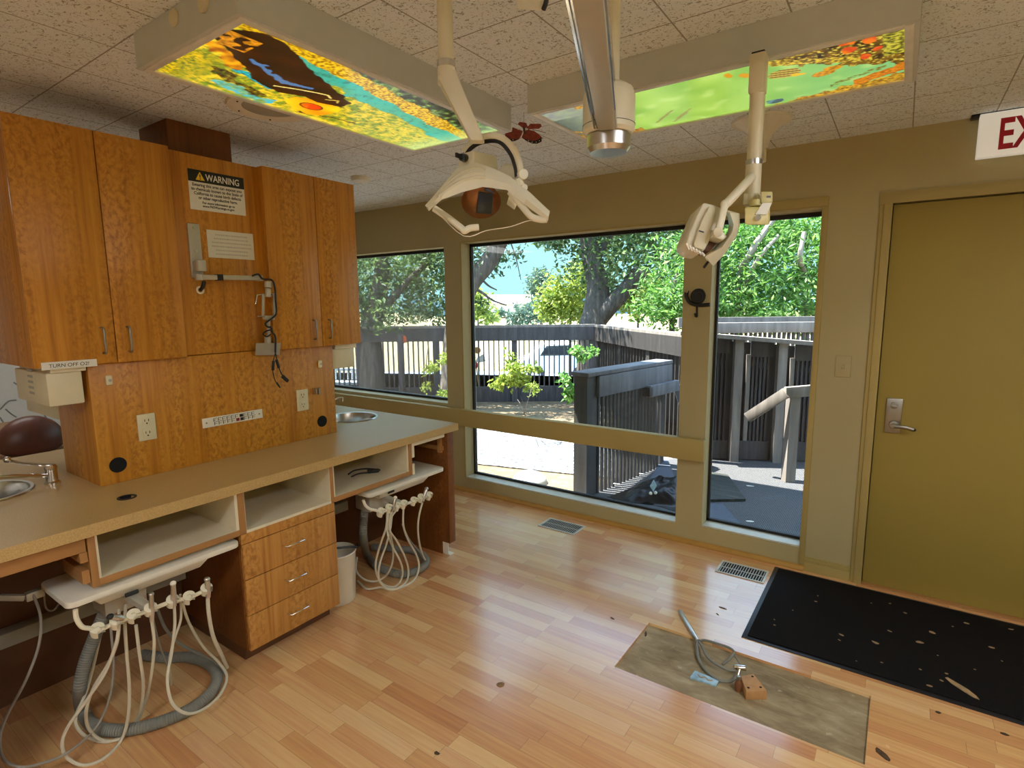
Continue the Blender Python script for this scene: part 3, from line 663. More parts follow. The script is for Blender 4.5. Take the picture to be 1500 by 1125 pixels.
# ------------------------------------------------------------------ delivery units under the worktop
def ZL(zx, zy): return zx*.32, 765+zy*.32
def ZR(zx, zy): return 480+zx*.2312, 620+zy*.2311
def delivery(label, y0, y1, conv, knobs, barpath, badge, hoses, bighose, grips, XK, group):
    zt = .584
    t = thing('delivery_unit', label, 'dental unit', (-2.35, (y0+y1)/2, 0), group)
    m = MB(); r = .03; x0, x1 = -2.46, -2.185
    out = []
    for cx, cy, a0 in ((x1-r, y0+r, -pi/2), (x1-r, y1-r, 0), (x0+r, y1-r, pi/2), (x0+r, y0+r, pi)):
        for k in range(6): a = a0+pi/2*k/5; out.append((cx+r*cos(a), cy+r*sin(a), zt-.022))
    m.prism(out, (0, 0, .022), .004)
    obj('tray', m, 'white_plastic', t)
    ya, yb = y0+.075, y1-.12
    b = obj('body', MB().hexa([(-2.44, ya+.03, zt-.062), (-2.225, ya+.03, zt-.062), (-2.225, yb-.03, zt-.062), (-2.44, yb-.03, zt-.062), (-2.45, ya, zt-.0225), (-2.20, ya, zt-.0225), (-2.20, yb, zt-.0225), (-2.45, yb, zt-.0225)], .004), 'white_plastic', t)
    q = onX(*badge, -2.209)
    obj('badge', MB().box(-2.2125, -2.203, q.y-.022, q.y+.022, q.z-.007, q.z+.007, .003), 'dark_rubber', b, 'dark oval badge')
    ks = [onX(*conv(*k), XK) for k in knobs]
    obj('hanger_bar', MB().tube([onX(*conv(*p), XK) for p in barpath]+ks, .0075, sub=4), 'cream_plastic' if group is None else 'white_plastic', t)
    mid = ks[len(ks)//2]
    obj('support_arm', MB().bar((-2.30, mid.y-.03, zt-.06), (XK-.012, mid.y, mid.z), .03, .025, bev=.004).box(-2.42, -2.30, mid.y-.08, mid.y+.06, .43, zt-.063, .008), 'warm_grey_metal', t, 'grey support arm and junction box')
    for k in ks:
        m = MB().sphere(k, .0125, n=12).lathe([(.006, -.016), (.0205, -.016), (.0215, 0), (.0205, .016), (.006, .016), (.006, -.016)], k, 18, (.5, -.15, .85), arc=1.55*pi, a0=-.2)
        obj('holder', m, 'cream_plastic', t)
    for g in grips:
        p0, p1 = onX(*conv(*g[0]), XK+.008), onX(*conv(*g[1]), XK+.010)
        d = p1-p0
        h = obj('handpiece', MB().cyl(p0, p0+d*.62, g[2], g[2]*1.15, bev=.001).cyl(p0+d*.6, p1, g[2]*1.3, g[2]*.9), 'steel', t, 'steel handpiece')
        obj('tip', MB().sphere(p0, g[2]*1.25, (1, 1, .9)), g[3], h)
    for name, pts, r, mat in hoses:
        P = []
        for zx, zy, X in pts:
            p = onX(*conv(zx, zy), X)
            if p.z < r+.001: p = onZ(*conv(zx, zy), r+.001)
            P.append(p)
        obj(name, MB().tube(P, r, n=8, sub=6), mat, t)
    P = []
    for zx, zy, X in bighose:
        p = onX(*conv(zx, zy), X) if X else onZ(*conv(zx, zy), .023)
        if p.z < .023: p = onZ(*conv(zx, zy), .023)
        P.append(p)
    obj('suction_hose', MB().tube(P, .0215, n=14, sub=22, rib=.06), 'hose_grey', t, 'ribbed grey suction hose')
    return t
K = -2.12
def hp(seq, X0, X1):
    n = len(seq)-1
    return [(x, y, X0+(X1-X0)*min(1, 1.6*k/n)) for k, (x, y) in enumerate(seq)]
LH = [
 ('hose', [(545, 470, K), (530, 560, K), (480, 690, -2.14), (400, 810, -2.17), (315, 930, -2.2), (285, 1010, -2.21), (305, 1075, -2.21), (380, 1112, -2.2), (470, 1085, -2.2), (550, 1005, -2.2), (585, 900, -2.18), (592, 760, -2.16), (580, 600, -2.14), (572, 470, -2.16), (575, 380, -2.25)], .0055, 'hose_cream'),
 ('hose', [(622, 470, K), (638, 600, K), (656, 740, -2.15), (645, 850, -2.2), (605, 940, -2.24), (540, 995, -2.25), (460, 995, -2.25), (405, 940, -2.24), (395, 860, -2.22), (430, 755, -2.2), (500, 640, -2.18), (540, 530, -2.2), (545, 400, -2.28)], .0055, 'hose_cream'),
 ('hose', [(695, 450, K), (706, 560, K), (692, 700, -2.15), (660, 840, -2.22), (600, 950, -2.27), (500, 1005, -2.29), (405, 985, -2.3), (355, 940, -2.33), (350, 880, -2.36), (400, 760, -2.38), (450, 560, -2.38), (480, 400, -2.36)], .0055, 'hose_cream'),
 ('hose', [(797, 370, K), (800, 470, K), (785, 600, -2.11), (766, 720, -2.08), (790, 830, -2.05), (860, 876, -2.035), (940, 850, -2.05), (1010, 785, -2.09), (1038, 705, -2.15), (1000, 640, -2.24), (930, 570, -2.27), (865, 460, -2.27), (835, 370, -2.27)], .0055, 'hose_cream'),
 ('hose', [(950, 330, K), (956, 420, K), (975, 520, -2.14), (1010, 600, -2.18), (1040, 665, -2.24)], .0075, 'hose_cream'),
 ('hose', [(825, 330, -2.16), (828, 440, -2.16), (800, 530, -2.15), (775, 640, -2.16), (785, 745, -2.3)], .0045, 'hose_cream'),
 ('hose', [(700, 440, -2.3), (730, 560, -2.32), (775, 680, -2.36), (788, 745, -2.38)], .0035, 'cable_grey'),
 ('hose', [(720, 400, -2.3), (760, 490, -2.34), (830, 560, -2.36), (920, 605, -2.3), (1000, 650, -2.26), (1035, 700, -2.2)], .006, 'hose_grey'),
]
LB = [(480, 410, -2.36), (435, 520, -2.38), (390, 640, -2.38), (366, 760, -2.38), (378, 860, 0), (425, 930, 0), (500, 952, 0), (620, 945, 0), (760, 905, 0), (880, 850, 0), (970, 775, 0), (995, 700, 0), (950, 645, 0), (860, 618, 0), (760, 620, 0), (650, 605, 0)]
delivery('dental delivery unit with hoses hung under the countertop left of the drawers', .557, 1.150, ZL,
         [(447, 495), (535, 458), (612, 430), (690, 400), (790, 362), (865, 346), (945, 308)],
         [(345, 400), (350, 440), (375, 478), (410, 486)], (605, 765+.32*325) and ZL(603, 325), LH, LB,
         [((505, 432), (565, 440), .009, 'black_plastic'), ((692, 330), (695, 455), .0075, 'steel'), ((792, 280), (797, 385), .0085, 'white_plastic'), ((948, 262), (953, 345), .009, 'steel')], K, None)
RH = [
 ('hose', [(378, 560, K), (370, 660, K), (335, 765, -2.16), (305, 880, -2.2), (312, 960, -2.22), (350, 1020, -2.23), (415, 1038, -2.23), (458, 1005, -2.22), (475, 945, -2.2), (458, 870, -2.18), (410, 780, -2.2), (378, 690, -2.22), (385, 560, -2.28)], .0055, 'hose_cream'),
 ('hose', [(400, 560, K), (390, 670, K), (440, 750, -2.14), (490, 850, -2.18), (511, 930, -2.2), (500, 1000, -2.2), (445, 1045, -2.2), (375, 1045, -2.2), (325, 990, -2.2), (330, 890, -2.2), (372, 765, -2.2), (400, 650, -2.25), (410, 540, -2.3)], .0055, 'hose_cream'),
 ('hose', [(440, 545, K), (402, 600, K), (395, 680, -2.14), (415, 800, -2.2), (408, 890, -2.24), (370, 965, -2.27), (300, 1003, -2.32), (225, 985, -2.36), (180, 930, -2.4), (185, 850, -2.45)], .0055, 'hose_cream'),
 ('hose', [(479, 545, K), (480, 650, K), (510, 740, -2.14), (560, 830, -2.17), (578, 910, -2.18), (550, 990, -2.18), (470, 1040, -2.2), (400, 1057, -2.2), (340, 1040, -2.22), (250, 1050, -2.3), (190, 1000, -2.4)], .0055, 'hose_cream'),
 ('hose', [(600, 500, K), (578, 590, K), (572, 680, -2.14), (585, 780, -2.18), (610, 850, -2.22), (635, 890, -2.25)], .0055, 'hose_cream'),
 ('hose', [(470, 640, -2.25), (520, 740, -2.28), (580, 810, -2.28), (620, 860, -2.25)], .004, 'cable_grey'),
]
RB = [(245, 460, -2.36), (230, 600, -2.38), (226, 720, -2.38), (250, 830, 0), (300, 895, 0), (380, 938, 0), (480, 958, 0), (570, 930, 0), (622, 890, 0), (610, 845, 0), (545, 808, 0), (470, 800, 0), (380, 790, 0), (280, 785, 0)]
delivery('dental delivery unit with hoses hung under the countertop at the window end', 1.835, 2.42, ZR,
         [(338, 566), (388, 541), (440, 528), (482, 515), (545, 495), (590, 475), (642, 461)],
         [(225, 488), (240, 522), (270, 545), (305, 552)], ZR(400, 433), RH, RB,
         [((428, 472), (412, 555), .0085, 'white_plastic'), ((626, 415), (602, 495), .009, 'steel')], K, 'g')
for o in COL.objects:
    if o.get('group') == 'g': o['group'] = 'delivery units under the countertop'
    elif o.name == 'delivery_unit': o['group'] = 'delivery units under the countertop'
# thin grey lead at the far left and its coupling
seq = [(150, 325, -2.45), (185, 430, -2.42), (178, 560, -2.38), (120, 720, -2.36), (40, 870, -2.40), (0, 980, -2.38), (15, 1080, -2.3), (80, 1118, -2.2), (160, 1112, -2.2), (300, 1060, -2.2), (430, 950, -2.25), (500, 810, -2.28), (520, 650, -2.30), (510, 520, -2.32), (505, 440, -2.34)]
P = []
for zx, zy, X in seq:
    p = onX(*ZL(zx, zy), X)
    if p.z < .006: p = onZ(*ZL(zx, zy), .006)
    P.append(p)
cb = thing('supply_lead', 'thin grey lead looping from a pale coupling to the floor at the far left', 'cable', P[0])
obj('lead', MB().tube(P, .0045, n=8), 'cable_grey', cb)
a, b = onX(*ZL(115, 345), -2.46), onX(*ZL(200, 315), -2.46)
obj('coupling', MB().bar(a, b, .03, .03, bev=.004).bar(a+Vector((-.03, -.06, .02)), a, .02, .02, bev=.003), 'warm_grey_metal', cb, 'pale coupling block')
obj('side_lead', MB().tube([b, onX(*ZL(210, 390), -2.48), onX(*ZL(240, 405), -2.5), onX(*ZL(270, 375), -2.5)], .003, n=8), 'cable_grey', cb)
P = [onX(*ZR(x, y), X) for x, y, X in ((120, 330, -2.35), (180, 300, -2.38), (250, 285, -2.42), (320, 300, -2.40), (280, 308, -2.36))]
P = [Vector((p.x, p.y, .637+.004*(i % 2))) for i, p in enumerate([onZ(*ZR(x, y), .64) for x, y in ((130, 320), (170, 300), (240, 285), (330, 296), (285, 305), (200, 320), (150, 335))])]
t = thing('loose_cable', 'loose dark cable lying in the right open shelf box', 'cable', P[0])
obj('lead', MB().tube(P, .004, n=8), 'dark_rubber', t)
obj('adapter', MB().bar(onZ(*ZR(250, 305), .642), onZ(*ZR(325, 298), .642), .028, .018, bev=.005), 'black_plastic', t)
# waste bin
bc = Vector((-2.36, 1.742, 0))
b = obj('waste_bin', MB().lathe([(0, .001), (.084, .001), (.088, .006), (.099, .262), (.103, .268), (.100, .274), (.095, .262), (.083, .012), (0, .010)], bc, 40), 'white_plastic', None, 'white round waste bin on the floor beside the drawers', 'bin')
obj('bin_lead', MB().tube([bc+Vector((-.06, -.07, .285)), bc+Vector((.0, -.02, .290)), bc+Vector((.05, .06, .282)), bc+Vector((.07, .085, .276)), bc+Vector((.04, .11, .28))], .006, n=8), 'black_plastic', None, 'black lead draped across the rim of the white bin', 'cable')

# ------------------------------------------------------------------ ceiling lights with picture diffusers
def picture(name, x0, x1, y0, y1, z, nx, ny, fn, parent, strength, gam):
    b = bmesh.new(); cl = b.loops.layers.float_color.new('art')
    G = [[b.verts.new((x0+(x1-x0)*i/nx, y0+(y1-y0)*j/ny, z)) for j in range(ny+1)] for i in range(nx+1)]
    C = [[tuple(x**gam for x in fn(i/nx, j/ny)) for j in range(ny+1)] for i in range(nx+1)]
    for i in range(nx):
        for j in range(ny):
            f = b.faces.new((G[i][j], G[i][j+1], G[i+1][j+1], G[i+1][j]))
            for lp, (a, c) in zip(f.loops, ((i, j), (i, j+1), (i+1, j+1), (i+1, j))): lp[cl] = (*C[a][c], 1)
    q = MB(); q.bm.free(); q.bm = b
    t = NT(name+'_art'); t.set(.2); at_ = t.n('ShaderNodeVertexColor', layer_name='art')
    t.color((.05, .05, .05)); t.l(at_.outputs[0], t.b.inputs['Emission Color']); t.b.inputs['Emission Strength'].default_value = strength
    return obj('picture_diffuser', q, t.m, parent, 'glowing picture diffuser', sm=False)
from mathutils import noise as MN
def N2(u, v, s=1, o=0): return MN.noise((u*s+o, v*s-o, o*.37))
def lerp(a, b, t): t = max(0, min(1, t)); return tuple(x+(y-x)*t for x, y in zip(a, b))
def inpoly(u, v, P):
    c = False; n = len(P)
    for i in range(n):
        (x1, y1), (x2, y2) = P[i], P[(i+1) % n]
        if (y1 > v) != (y2 > v) and u < (x2-x1)*(v-y1)/(y2-y1)+x1: c = not c
    return c
def seg(u, v, P, w):
    best = 9
    for (x1, y1), (x2, y2) in zip(P, P[1:]):
        dx, dy = (x2-x1)*2.1, (y2-y1); px, py = (u-x1)*2.1, v-y1
        t = max(0, min(1, (px*dx+py*dy)/(dx*dx+dy*dy+1e-9))); best = min(best, math.hypot(px-t*dx, py-t*dy))
    return best < w
BODY = [(0, .86), (.03, .93), (.07, .98), (.13, .95), (.23, .80), (.33, .68), (.43, .58), (.49, .49), (.49, .38), (.42, .33), (.36, .35), (.30, .28), (.25, .30), (.19, .36), (.15, .46), (.10, .54), (.05, .64), (0, .70)]
def left_art(u, v):                               # u along the lamp from its near end, v across it
    n1, n2, n3 = N2(u, v, 9, 1), N2(u*2.1, v, 22, 4), N2(u*2.1, v*1.3, 60, 9)
    uu, vv = u+.02*n1+.008*n2, v+.05*n1+.02*n2
    yel, teal, grn, blk = (1.0, .72, .02), (.10, .62, .52), (.07, .22, .08), (.02, .012, .006)
    ridge = .93-.37*uu                             # reef slope running down the picture
    if inpoly(u+.006*n2, v+.012*n2, BODY):
        c = lerp(blk, (.16, .06, .01), .5+n1)
        if seg(uu, vv, [(.12, .60), (.20, .52), (.27, .47), (.33, .50)], .018): c = lerp(c, (.25, .5, .75), .7)
        if seg(u, v, [(.26, .36), (.31, .42), (.36, .47), (.40, .50), (.42, .47)], .008): c = (.95, .8, .35)
        if seg(u, v, [(.42, .42), (.45, .47), (.46, .43)], .007): c = (.8, .65, .2)
        if u < .09 and v > .66 and n2 > -.1 and v < .86: c = lerp((.9, .50, .05), c, .25+.5*n3)
        return c
    if seg(uu, vv, [(.02, .62), (.07, .55), (.13, .46)], .045): return lerp((1, .62, .03), (.5, .2, .01), .5+n2)
    if inpoly(uu, vv, [(.09, .50), (.16, .44), (.24, .38), (.30, .37), (.26, .26), (.19, .30), (.13, .40)]): return lerp((.08, .75, .72), (.04, .30, .32), .5+1.2*n3)
    if inpoly(uu, vv, [(.33, .17), (.36, .33), (.41, .38), (.48, .36), (.52, .20), (.50, .08), (.40, .05)]):
        e = math.hypot((u-.43)*2.1, (v-.22)*1.3)
        if e < .07: return (.95, .18+.5*max(0, n2), .01)
        if e < .085: return (.25, .10, .01)
        return lerp((1, .80, .04), (1, .50, .02), .5+n1)
    if seg(uu, vv, [(.36, .12), (.44, .05), (.50, .10), (.56, .16), (.63, .17)], .012): return (.12, .08, .02)
    if vv > ridge+.16: c = lerp((.03, .05, .02), lerp(grn, (.55, .65, .25), .5+n3), .35+1.6*n2)
    elif vv > ridge: c = lerp((1.0, .76, .06), (.45, .28, .02), .45+1.5*n3)
    elif vv > ridge-.15+.12*n1+.06*n2 and u > .12: c = lerp(lerp(teal, (.25, .60, .40), .5+n1), (.05, .20, .16), .5*max(0, n2+n3))
    else: c = lerp((1.0, .78, .10), (.36, .46, .08), .42+1.3*n2+.9*n3); c = lerp(c, (.62, .72, .26), max(0, u-.5)); c = lerp(c, (.16, .20, .06), max(0, 1.4*N2(u*2.1, v*2.5, 34, 12)-.25))
    if u < .10 and v < .5: c = lerp(c, lerp(grn, yel, .5+1.5*n3), .9-u*6)
    if seg(uu, vv, [(.10, .34), (.18, .22), (.28, .12)], .03): c = lerp((.10, .05, .03), c, .3+n3)
    if seg(uu, vv, [(.16, .14), (.26, .06), (.31, .05)], .05): c = lerp((.10, .65, .75), c, .35+n2)
    if u > .88: c = lerp(c, (.75, .9, .55), (u-.88)*5)
    return tuple(max(0, x) for x in c)
def right_art(u, v):
    n1, n2, n3 = N2(u*2.4, v, 4, 3), N2(u*2.4, v, 16, 6), N2(u*2.4, v, 48, 2)
    uu, vv = u+.006*n2, v+.03*n2
    c = lerp((.40, .66, .13), (.58, .82, .20), .5+n1); c = lerp(c, (.26, .66, .34), (u-.55)*1.7)
    c = lerp(c, (.75, .95, .35), max(0, N2(u*2.4, v, 7, 8)-.15)*1.2)
    if u < .2: c = lerp((.42, .42, .40), (.55, .60, .40), .5+n2); c = lerp(c, (.10, .12, .10), .9*max(0, 1-u*6) if v > .25 else .2)
    if u < .22 and ((v > .80+.3*n2) or (v < .1 and u > .12)): c = lerp((.9, .5, .05), (.25, .12, .02), .5+1.5*n3)
    def spot(cx, cy, rx, ry): return ((uu-cx)/rx)**2+((vv-cy)/ry)**2 < 1
    top = (.03 if u < .72 else .10+.55*(u-.72)/.28+.16*n2) if u > .68 else -1
    if vv < top: c = lerp((.05, .025, .008), (.30, .17, .02), .45+1.5*n2); c = lerp(c, (.95, .78, .15), max(0, 3*(n3-.12)))
    if u > .955 and v < .42: c = lerp((.75, .68, .10), (.10, .10, .02), .5+1.7*n3)
    if .70 < u < .93 and abs(vv-(.10+1.45*(u-.72))) < .05: c = lerp((.95, .72, .10), (.20, .12, .02), .5+1.6*n3)
    bot = 1.02-.55*max(0, u-.62)+.10*n2
    if u > .60 and vv > bot: c = lerp((.90, .58, .06), (.28, .14, .02), .5+1.5*n3)
    if u > .88 and abs(vv-(.86-1.4*(u-.88))) < .07: c = lerp((.95, .40, .03), (.5, .18, .02), .5+n3)
    if .82 < u < .96 and abs(vv-(.80-1.3*(u-.82))) < .03 : c = lerp((.30, .25, .05), c, .4+2*n3)
    for cx, cy, rx, ry in ((.595, .12, .010, .045), (.632, .19, .012, .04)):
        if spot(cx, cy, rx, ry): c = (.85, .48, .03)
    if spot(.725, .33, .042, .085): c = (.30, .18, .03) if sin((v-.33-(u-.72)*.8)*150) > .1 else (.75, .60, .15)
    if spot(.755, .41, .018, .03): c = (.95, .65, .05)
    for cx, cy, rx, ry in ((.815, .50, .03, .055), (.84, .44, .022, .04)):
        if spot(cx, cy, rx, ry): c = lerp((.95, .50, .03), (.45, .22, .02), .4+n3)
    for cx, cy, rx, ry in ((.93, .07, .017, .05), (.885, .17, .018, .055), (.945, .25, .012, .04), (.918, .35, .012, .05), (.88, .03, .016, .045)):
        if spot(cx, cy, rx, ry): c = lerp((.98, .30, .03), (.85, .12, .03), .5+2*n2)
    if spot(.665, .92, .026, .06): c = lerp((.25, .50, .45), (.10, .18, .2), .5+2*n2)
    for cx, cy in ((.315, .78), (.34, .70), (.372, .84), (.392, .76)):
        if abs((u-cx)*2.4+(v-cy)*.9) < .014 and abs(v-cy) < .09: c = (.45, .42, .14)
    return tuple(max(0, x) for x in c)
LZ = 2.28
def fixture(x0, x1, y0, y1, label, long_axis):
    t = thing('ceiling_light', label, 'ceiling light', ((x0+x1)/2, (y0+y1)/2, LZ), 'ceiling light boxes with picture diffusers')
    m = MB(); w = .012
    m.box(x0, x1, y0, y1, CZ-.012, CZ-.0005).box(x0, x0+w, y0, y1, LZ, CZ-.012).box(x1-w, x1, y0, y1, LZ, CZ-.012).box(x0+w, x1-w, y0, y0+w, LZ, CZ-.012).box(x0+w, x1-w, y1-w, y1, LZ, CZ-.012)
    obj('housing', m, 'fixture_white', t)
    a, b = .012, .034
    m = MB().box(x0+a, x0+b, y0+a, y1-a, LZ-.004, LZ+.006, .002).box(x1-b, x1-a, y0+a, y1-a, LZ-.004, LZ+.006, .002).box(x0+b, x1-b, y0+a, y0+b, LZ-.004, LZ+.006, .002).box(x0+b, x1-b, y1-b, y1-a, LZ-.004, LZ+.006, .002)
    obj('lens_frame', m, 'lens_frame', t)
    return t, (x0+b, x1-b, y0+b, y1-b)
t, (x0, x1, y0, y1) = fixture(-2.0, -1.425, .852, 2.052, 'ceiling light box over the island, yellow and teal reef picture with a dark swimming shape', 'y')
picture('reef', x0, x1, y0, y1, LZ+.002, 150, 310, lambda i, j: left_art(j, i), t, .35, 1.7)
for px in (254, 299):
    q = onY(px, 5, .852)
    obj('knockout_cap', MB().cyl((q.x, .8525, min(q.z, CZ-.03)), (q.x, .846, min(q.z, CZ-.03)), .024, bev=.002), 'cream_tan', t, 'round cap')
t, (x0, x1, y0, y1) = fixture(-1.252, -.018, 1.915, 2.42, 'ceiling light box before the windows, pale green fish picture with coral at the right', 'x')
picture('fish', x0, x1, y0, y1, LZ+.002, 310, 125, right_art, t, .285, 1.3)
for (cx, cy, ln) in ((-.6, -1.3, 'added plain white fill light box behind the viewer'), (1.05, 1.0, 'added plain white fill light box at the right of the room'), (-4.6, .9, 'added plain white fill light box over the far side of the island')):  # unseen fill boxes, added to brighten the room
    t, (x0, x1, y0, y1) = fixture(cx-.3, cx+.3, cy-.6, cy+.6, ln, 'y')
    t['group'] = 'added fill light boxes'
    obj('diffuser', MB().box(x0, x1, y0, y1, LZ+.001, LZ+.004), 'added_fill_diffuser_dim' if cx < -3 else 'added_fill_diffuser', t, sm=False)
# speaker, smoke detector, butterfly
q = Vector((-2.262, 1.470, CZ))
s = thing('ceiling_speaker', 'round white speaker grille in the ceiling beside the reef light box', 'speaker', q)
obj('rim', MB().lathe([(.168, 0), (.166, -.008), (.150, -.012), (.118, -.006), (.112, -.004)], q, 48), 'white_plastic', s)
obj('grille', MB().lathe([(.112, -.004), (.06, -.010), (0, -.012)], q, 40), 'grey_plastic', s, 'grey grille')
for a in (.3, 1.4, 2.6, 3.7, 4.6, 5.5): obj('screw', MB().sphere(q+Vector((.138*cos(a), .138*sin(a), -.010)), .004, n=10), 'dark_rubber', s)
q = onZ(528, 260, CZ)
s = obj('smoke_detector', MB().lathe([(.062, 0), (.062, -.012), (.054, -.024), (.02, -.030), (0, -.030)], (q.x, q.y, CZ), 32), 'white_plastic', None, 'small round smoke detector on the ceiling near the window', 'smoke detector')
bc = at(768, 195, 2.45)
bf = thing('butterfly', 'red paper butterfly with black white-spotted wing tips hung under the ceiling', 'butterfly', bc)
def BP(zx, zy, w=0): return at(740+zx*.0711, 150+zy*.0711, 2.45+w)
def wing(nm, pts, off):
    obj(nm, MB().prism([BP(*p) for p in pts], FWD*off), 'butterfly_red', bf)
wing('wing', [(390, 590), (480, 560), (600, 590), (700, 660), (765, 730), (745, 810), (660, 850), (560, 845), (450, 800), (340, 720), (370, 640)], .002)
wing('wing', [(360, 590), (150, 510), (140, 600), (0, 640), (0, 720), (100, 800), (200, 795), (290, 750), (340, 660)], .002)
wing('wing', [(400, 560), (520, 440), (730, 440), (750, 490), (700, 540), (560, 545)], .002)
wing('wing', [(380, 540), (260, 440), (300, 400), (430, 420), (470, 500)], .002)
m = MB().prism([BP(*p, -.001) for p in ((765, 730), (745, 810), (660, 850), (560, 845), (450, 800), (350, 735), (450, 765), (560, 795), (650, 780), (720, 740))], -FWD*.001)
m.prism([BP(*p, -.001) for p in ((0, 720), (100, 800), (200, 795), (290, 750), (200, 765), (100, 750))], -FWD*.001)
obj('wing_tip', m, 'black_plastic', bf, 'black wing tips')
m = MB()
for p in ((480, 790), (555, 820), (640, 820), (705, 790), (755, 755), (90, 770), (160, 770)): m.sphere(BP(*p, -.003), .0022, n=8)
for p in ((275, 550), (445, 550)): m.sphere(BP(*p, -.003), .004, (1.6, 1.6, .7), n=8)
obj('wing_spots', m, 'paper', bf, 'white spots')
obj('wing_body', MB().cyl(BP(380, 480, .006), BP(400, 640, -.006), .0045), 'dark_leaf', bf)
obj('antenna', MB().tube([BP(560, 560), BP(700, 590), BP(840, 630)], .0012, sub=2, n=6), 'dark_leaf', bf)
tp = BP(385, 480); obj('thread', MB().cyl(tp, Vector((tp.x, tp.y, CZ-.0005)), .0007, n=6), 'dark_leaf', bf)

# ------------------------------------------------------------------ operatory lights
def ceilpole(px, py, d):
    p = at(px, py, d); return p, Vector((p.x, p.y, CZ-.0005))
def flange(p): return MB().lathe([(.085, 0), (.085, -.008), (.04, -.018), (.03, -.04), (.024, -.06)], p, 36)
D = 1.40
def LP(zx, zy, w=0): return at(600+zx*.14667, 190+zy*.14667, D+w)
def LA(zx, zy, w=0): return at(200+zx*.37333, zy*.37333, D+w)
p0, top = ceilpole(653.5, 95, D)
L = thing('operatory_light', 'cream dental light with open hood hanging nearest, left of centre', 'dental light', top, 'dental lights on ceiling arms')
obj('ceiling_flange', flange(top), 'cream_plastic', L)
obj('pole', MB().cyl(p0, top-Vector((0, 0, .02)), .0195), 'cream_plastic', L)
obj('collar', MB().cyl(p0+Vector((0, 0, -.008)), p0+Vector((0, 0, .008)), .0235), 'chrome', L, 'chrome collar')
s1 = Vector((p0.x, p0.y, LA(1220, 330).z))
obj('sleeve', MB().cyl(s1, p0-Vector((0, 0, .006)), .0225, bev=.003), 'cream_plastic', L)
e0, e1 = s1+Vector((0, 0, .012)), LA(1345, 560)
obj('arm', MB().hexa([e1+RIGHT*-.021-FWD*.012, e1+RIGHT*.015-FWD*.012, e1+RIGHT*.015+FWD*.014, e1+RIGHT*-.021+FWD*.014, e0+RIGHT*-.0225-FWD*.02, e0+RIGHT*.0225-FWD*.02+Vector((0, 0, .02)), e0+RIGHT*.0225+FWD*.02+Vector((0, 0, .02)), e0+RIGHT*-.0225+FWD*.02], .007), 'cream_plastic', L)
yk = [(548, 215, .10), (600, 150, .085), (700, 85, .06), (850, 62, .04), (970, 120, .03), (1055, 230, .025), (1100, 360, .02), (1112, 450, .02)]
obj('yoke', MB().tube([LP(*p) for p in yk], .01, n=12, flat=(.009, .0075, UP)), 'cream_plastic', L)
obj('yoke_lining', MB().tube([LP(x-(34 if x > 900 else 0), y+(40 if x < 900 else 16), w+.004) for x, y, w in yk], .006, n=8, flat=(.008, .006, UP)), 'black_plastic', L, 'black inner band')
hd = obj('head_housing', MB().hexa([LP(482, 430, .05), LP(640, 390, .03), LP(890, 440, .09), LP(720, 460, .17), LP(488, 245, .05), LP(640, 203, .03), LP(875, 262, .09), LP(715, 285, .17)], .004), 'cream_plastic', L)
obj('mount_box', MB().hexa([LP(880, 430, .08), LP(1050, 500, .04), LP(1070, 480, .09), LP(930, 400, .13), LP(930, 350, .08), LP(1050, 370, .04), LP(1070, 350, .09), LP(960, 330, .13)], .003), 'cream_plastic', L)
obj('switch_knob', MB().cyl(LP(560, 285, .045), LP(520, 275, .02), .011, .009).bar(LP(545, 285, .03), LP(460, 250, 0), .006, .012, bev=.002), 'black_plastic', L, 'black switch knob')
O = [(165, 772, .0), (240, 690, .012), (330, 585, .02), (480, 405, .03), (655, 340, .035), (820, 395, .03), (1000, 482, .02), (1200, 650, .0), (1392, 832, -.02)]
I = [(182, 803, -.005), (245, 745, .0), (310, 690, .0), (520, 610, .005), (730, 556, .01), (860, 572, .005), (985, 590, -.005), (1150, 730, -.02), (1385, 905, -.03)]
rows = [[LP(x, y-8, w+.09) for x, y, w in O], [LP(*p) for p in O], [LP((a[0]*.35+b[0]*.65), a[1]*.35+b[1]*.65, (a[2]+b[2])/2-.012) for a, b in zip(O, I)], [LP(*p) for p in I], [LP(x, y-4, w+.05) for x, y, w in I]]
obj('hood', MB().rails(rows, .0035), 'cream_plastic', L, ang=18)
def hood_pt(i, f):                               # point on the hood face: i along the rim, f from outer to inner edge
    k = min(int(i), len(O)-2); r = i-k
    R = [[LP(*p) for p in O], [LP((a[0]*.35+b[0]*.65), a[1]*.35+b[1]*.65, (a[2]+b[2])/2-.012) for a, b in zip(O, I)], [LP(*p) for p in I]]
    P_ = [q[k].lerp(q[k+1], r) for q in R]
    return (P_[0].lerp(P_[1], f/.65) if f < .65 else P_[1].lerp(P_[2], (f-.65)/.35))-FWD*.0015
for f in (.22, .42, .60):
    obj('hood_rib', MB().tube([hood_pt(2.0-f*.6+t_*(2.6+f*.3), f) for t_ in (0, .25, .5, .75, 1)], .0056, n=8), 'cream_tan', L)
top_r = [(240, 770, .0), (420, 680, .012), (730, 600, .02), (990, 640, .01), (1210, 860, -.015), (1375, 900, -.025)]
bot_r = [(250, 800, .0), (540, 1060, -.01), (770, 1005, -.01), (1000, 970, -.015), (1200, 906, -.02), (1365, 912, -.025)]
obj('clear_shield', MB().rails([[LP(*p) for p in top_r], [LP((a[0]+b[0])/2, (a[1]+b[1])/2, -.02) for a, b in zip(top_r, bot_r)], [LP(*p) for p in bot_r]], .0015), 'clear_shield', L, 'clear plastic shield')
obj('shield_edge', MB().tube([LP(*p) for p in bot_r], .0013, n=6, sub=4), 'white_plastic', L)
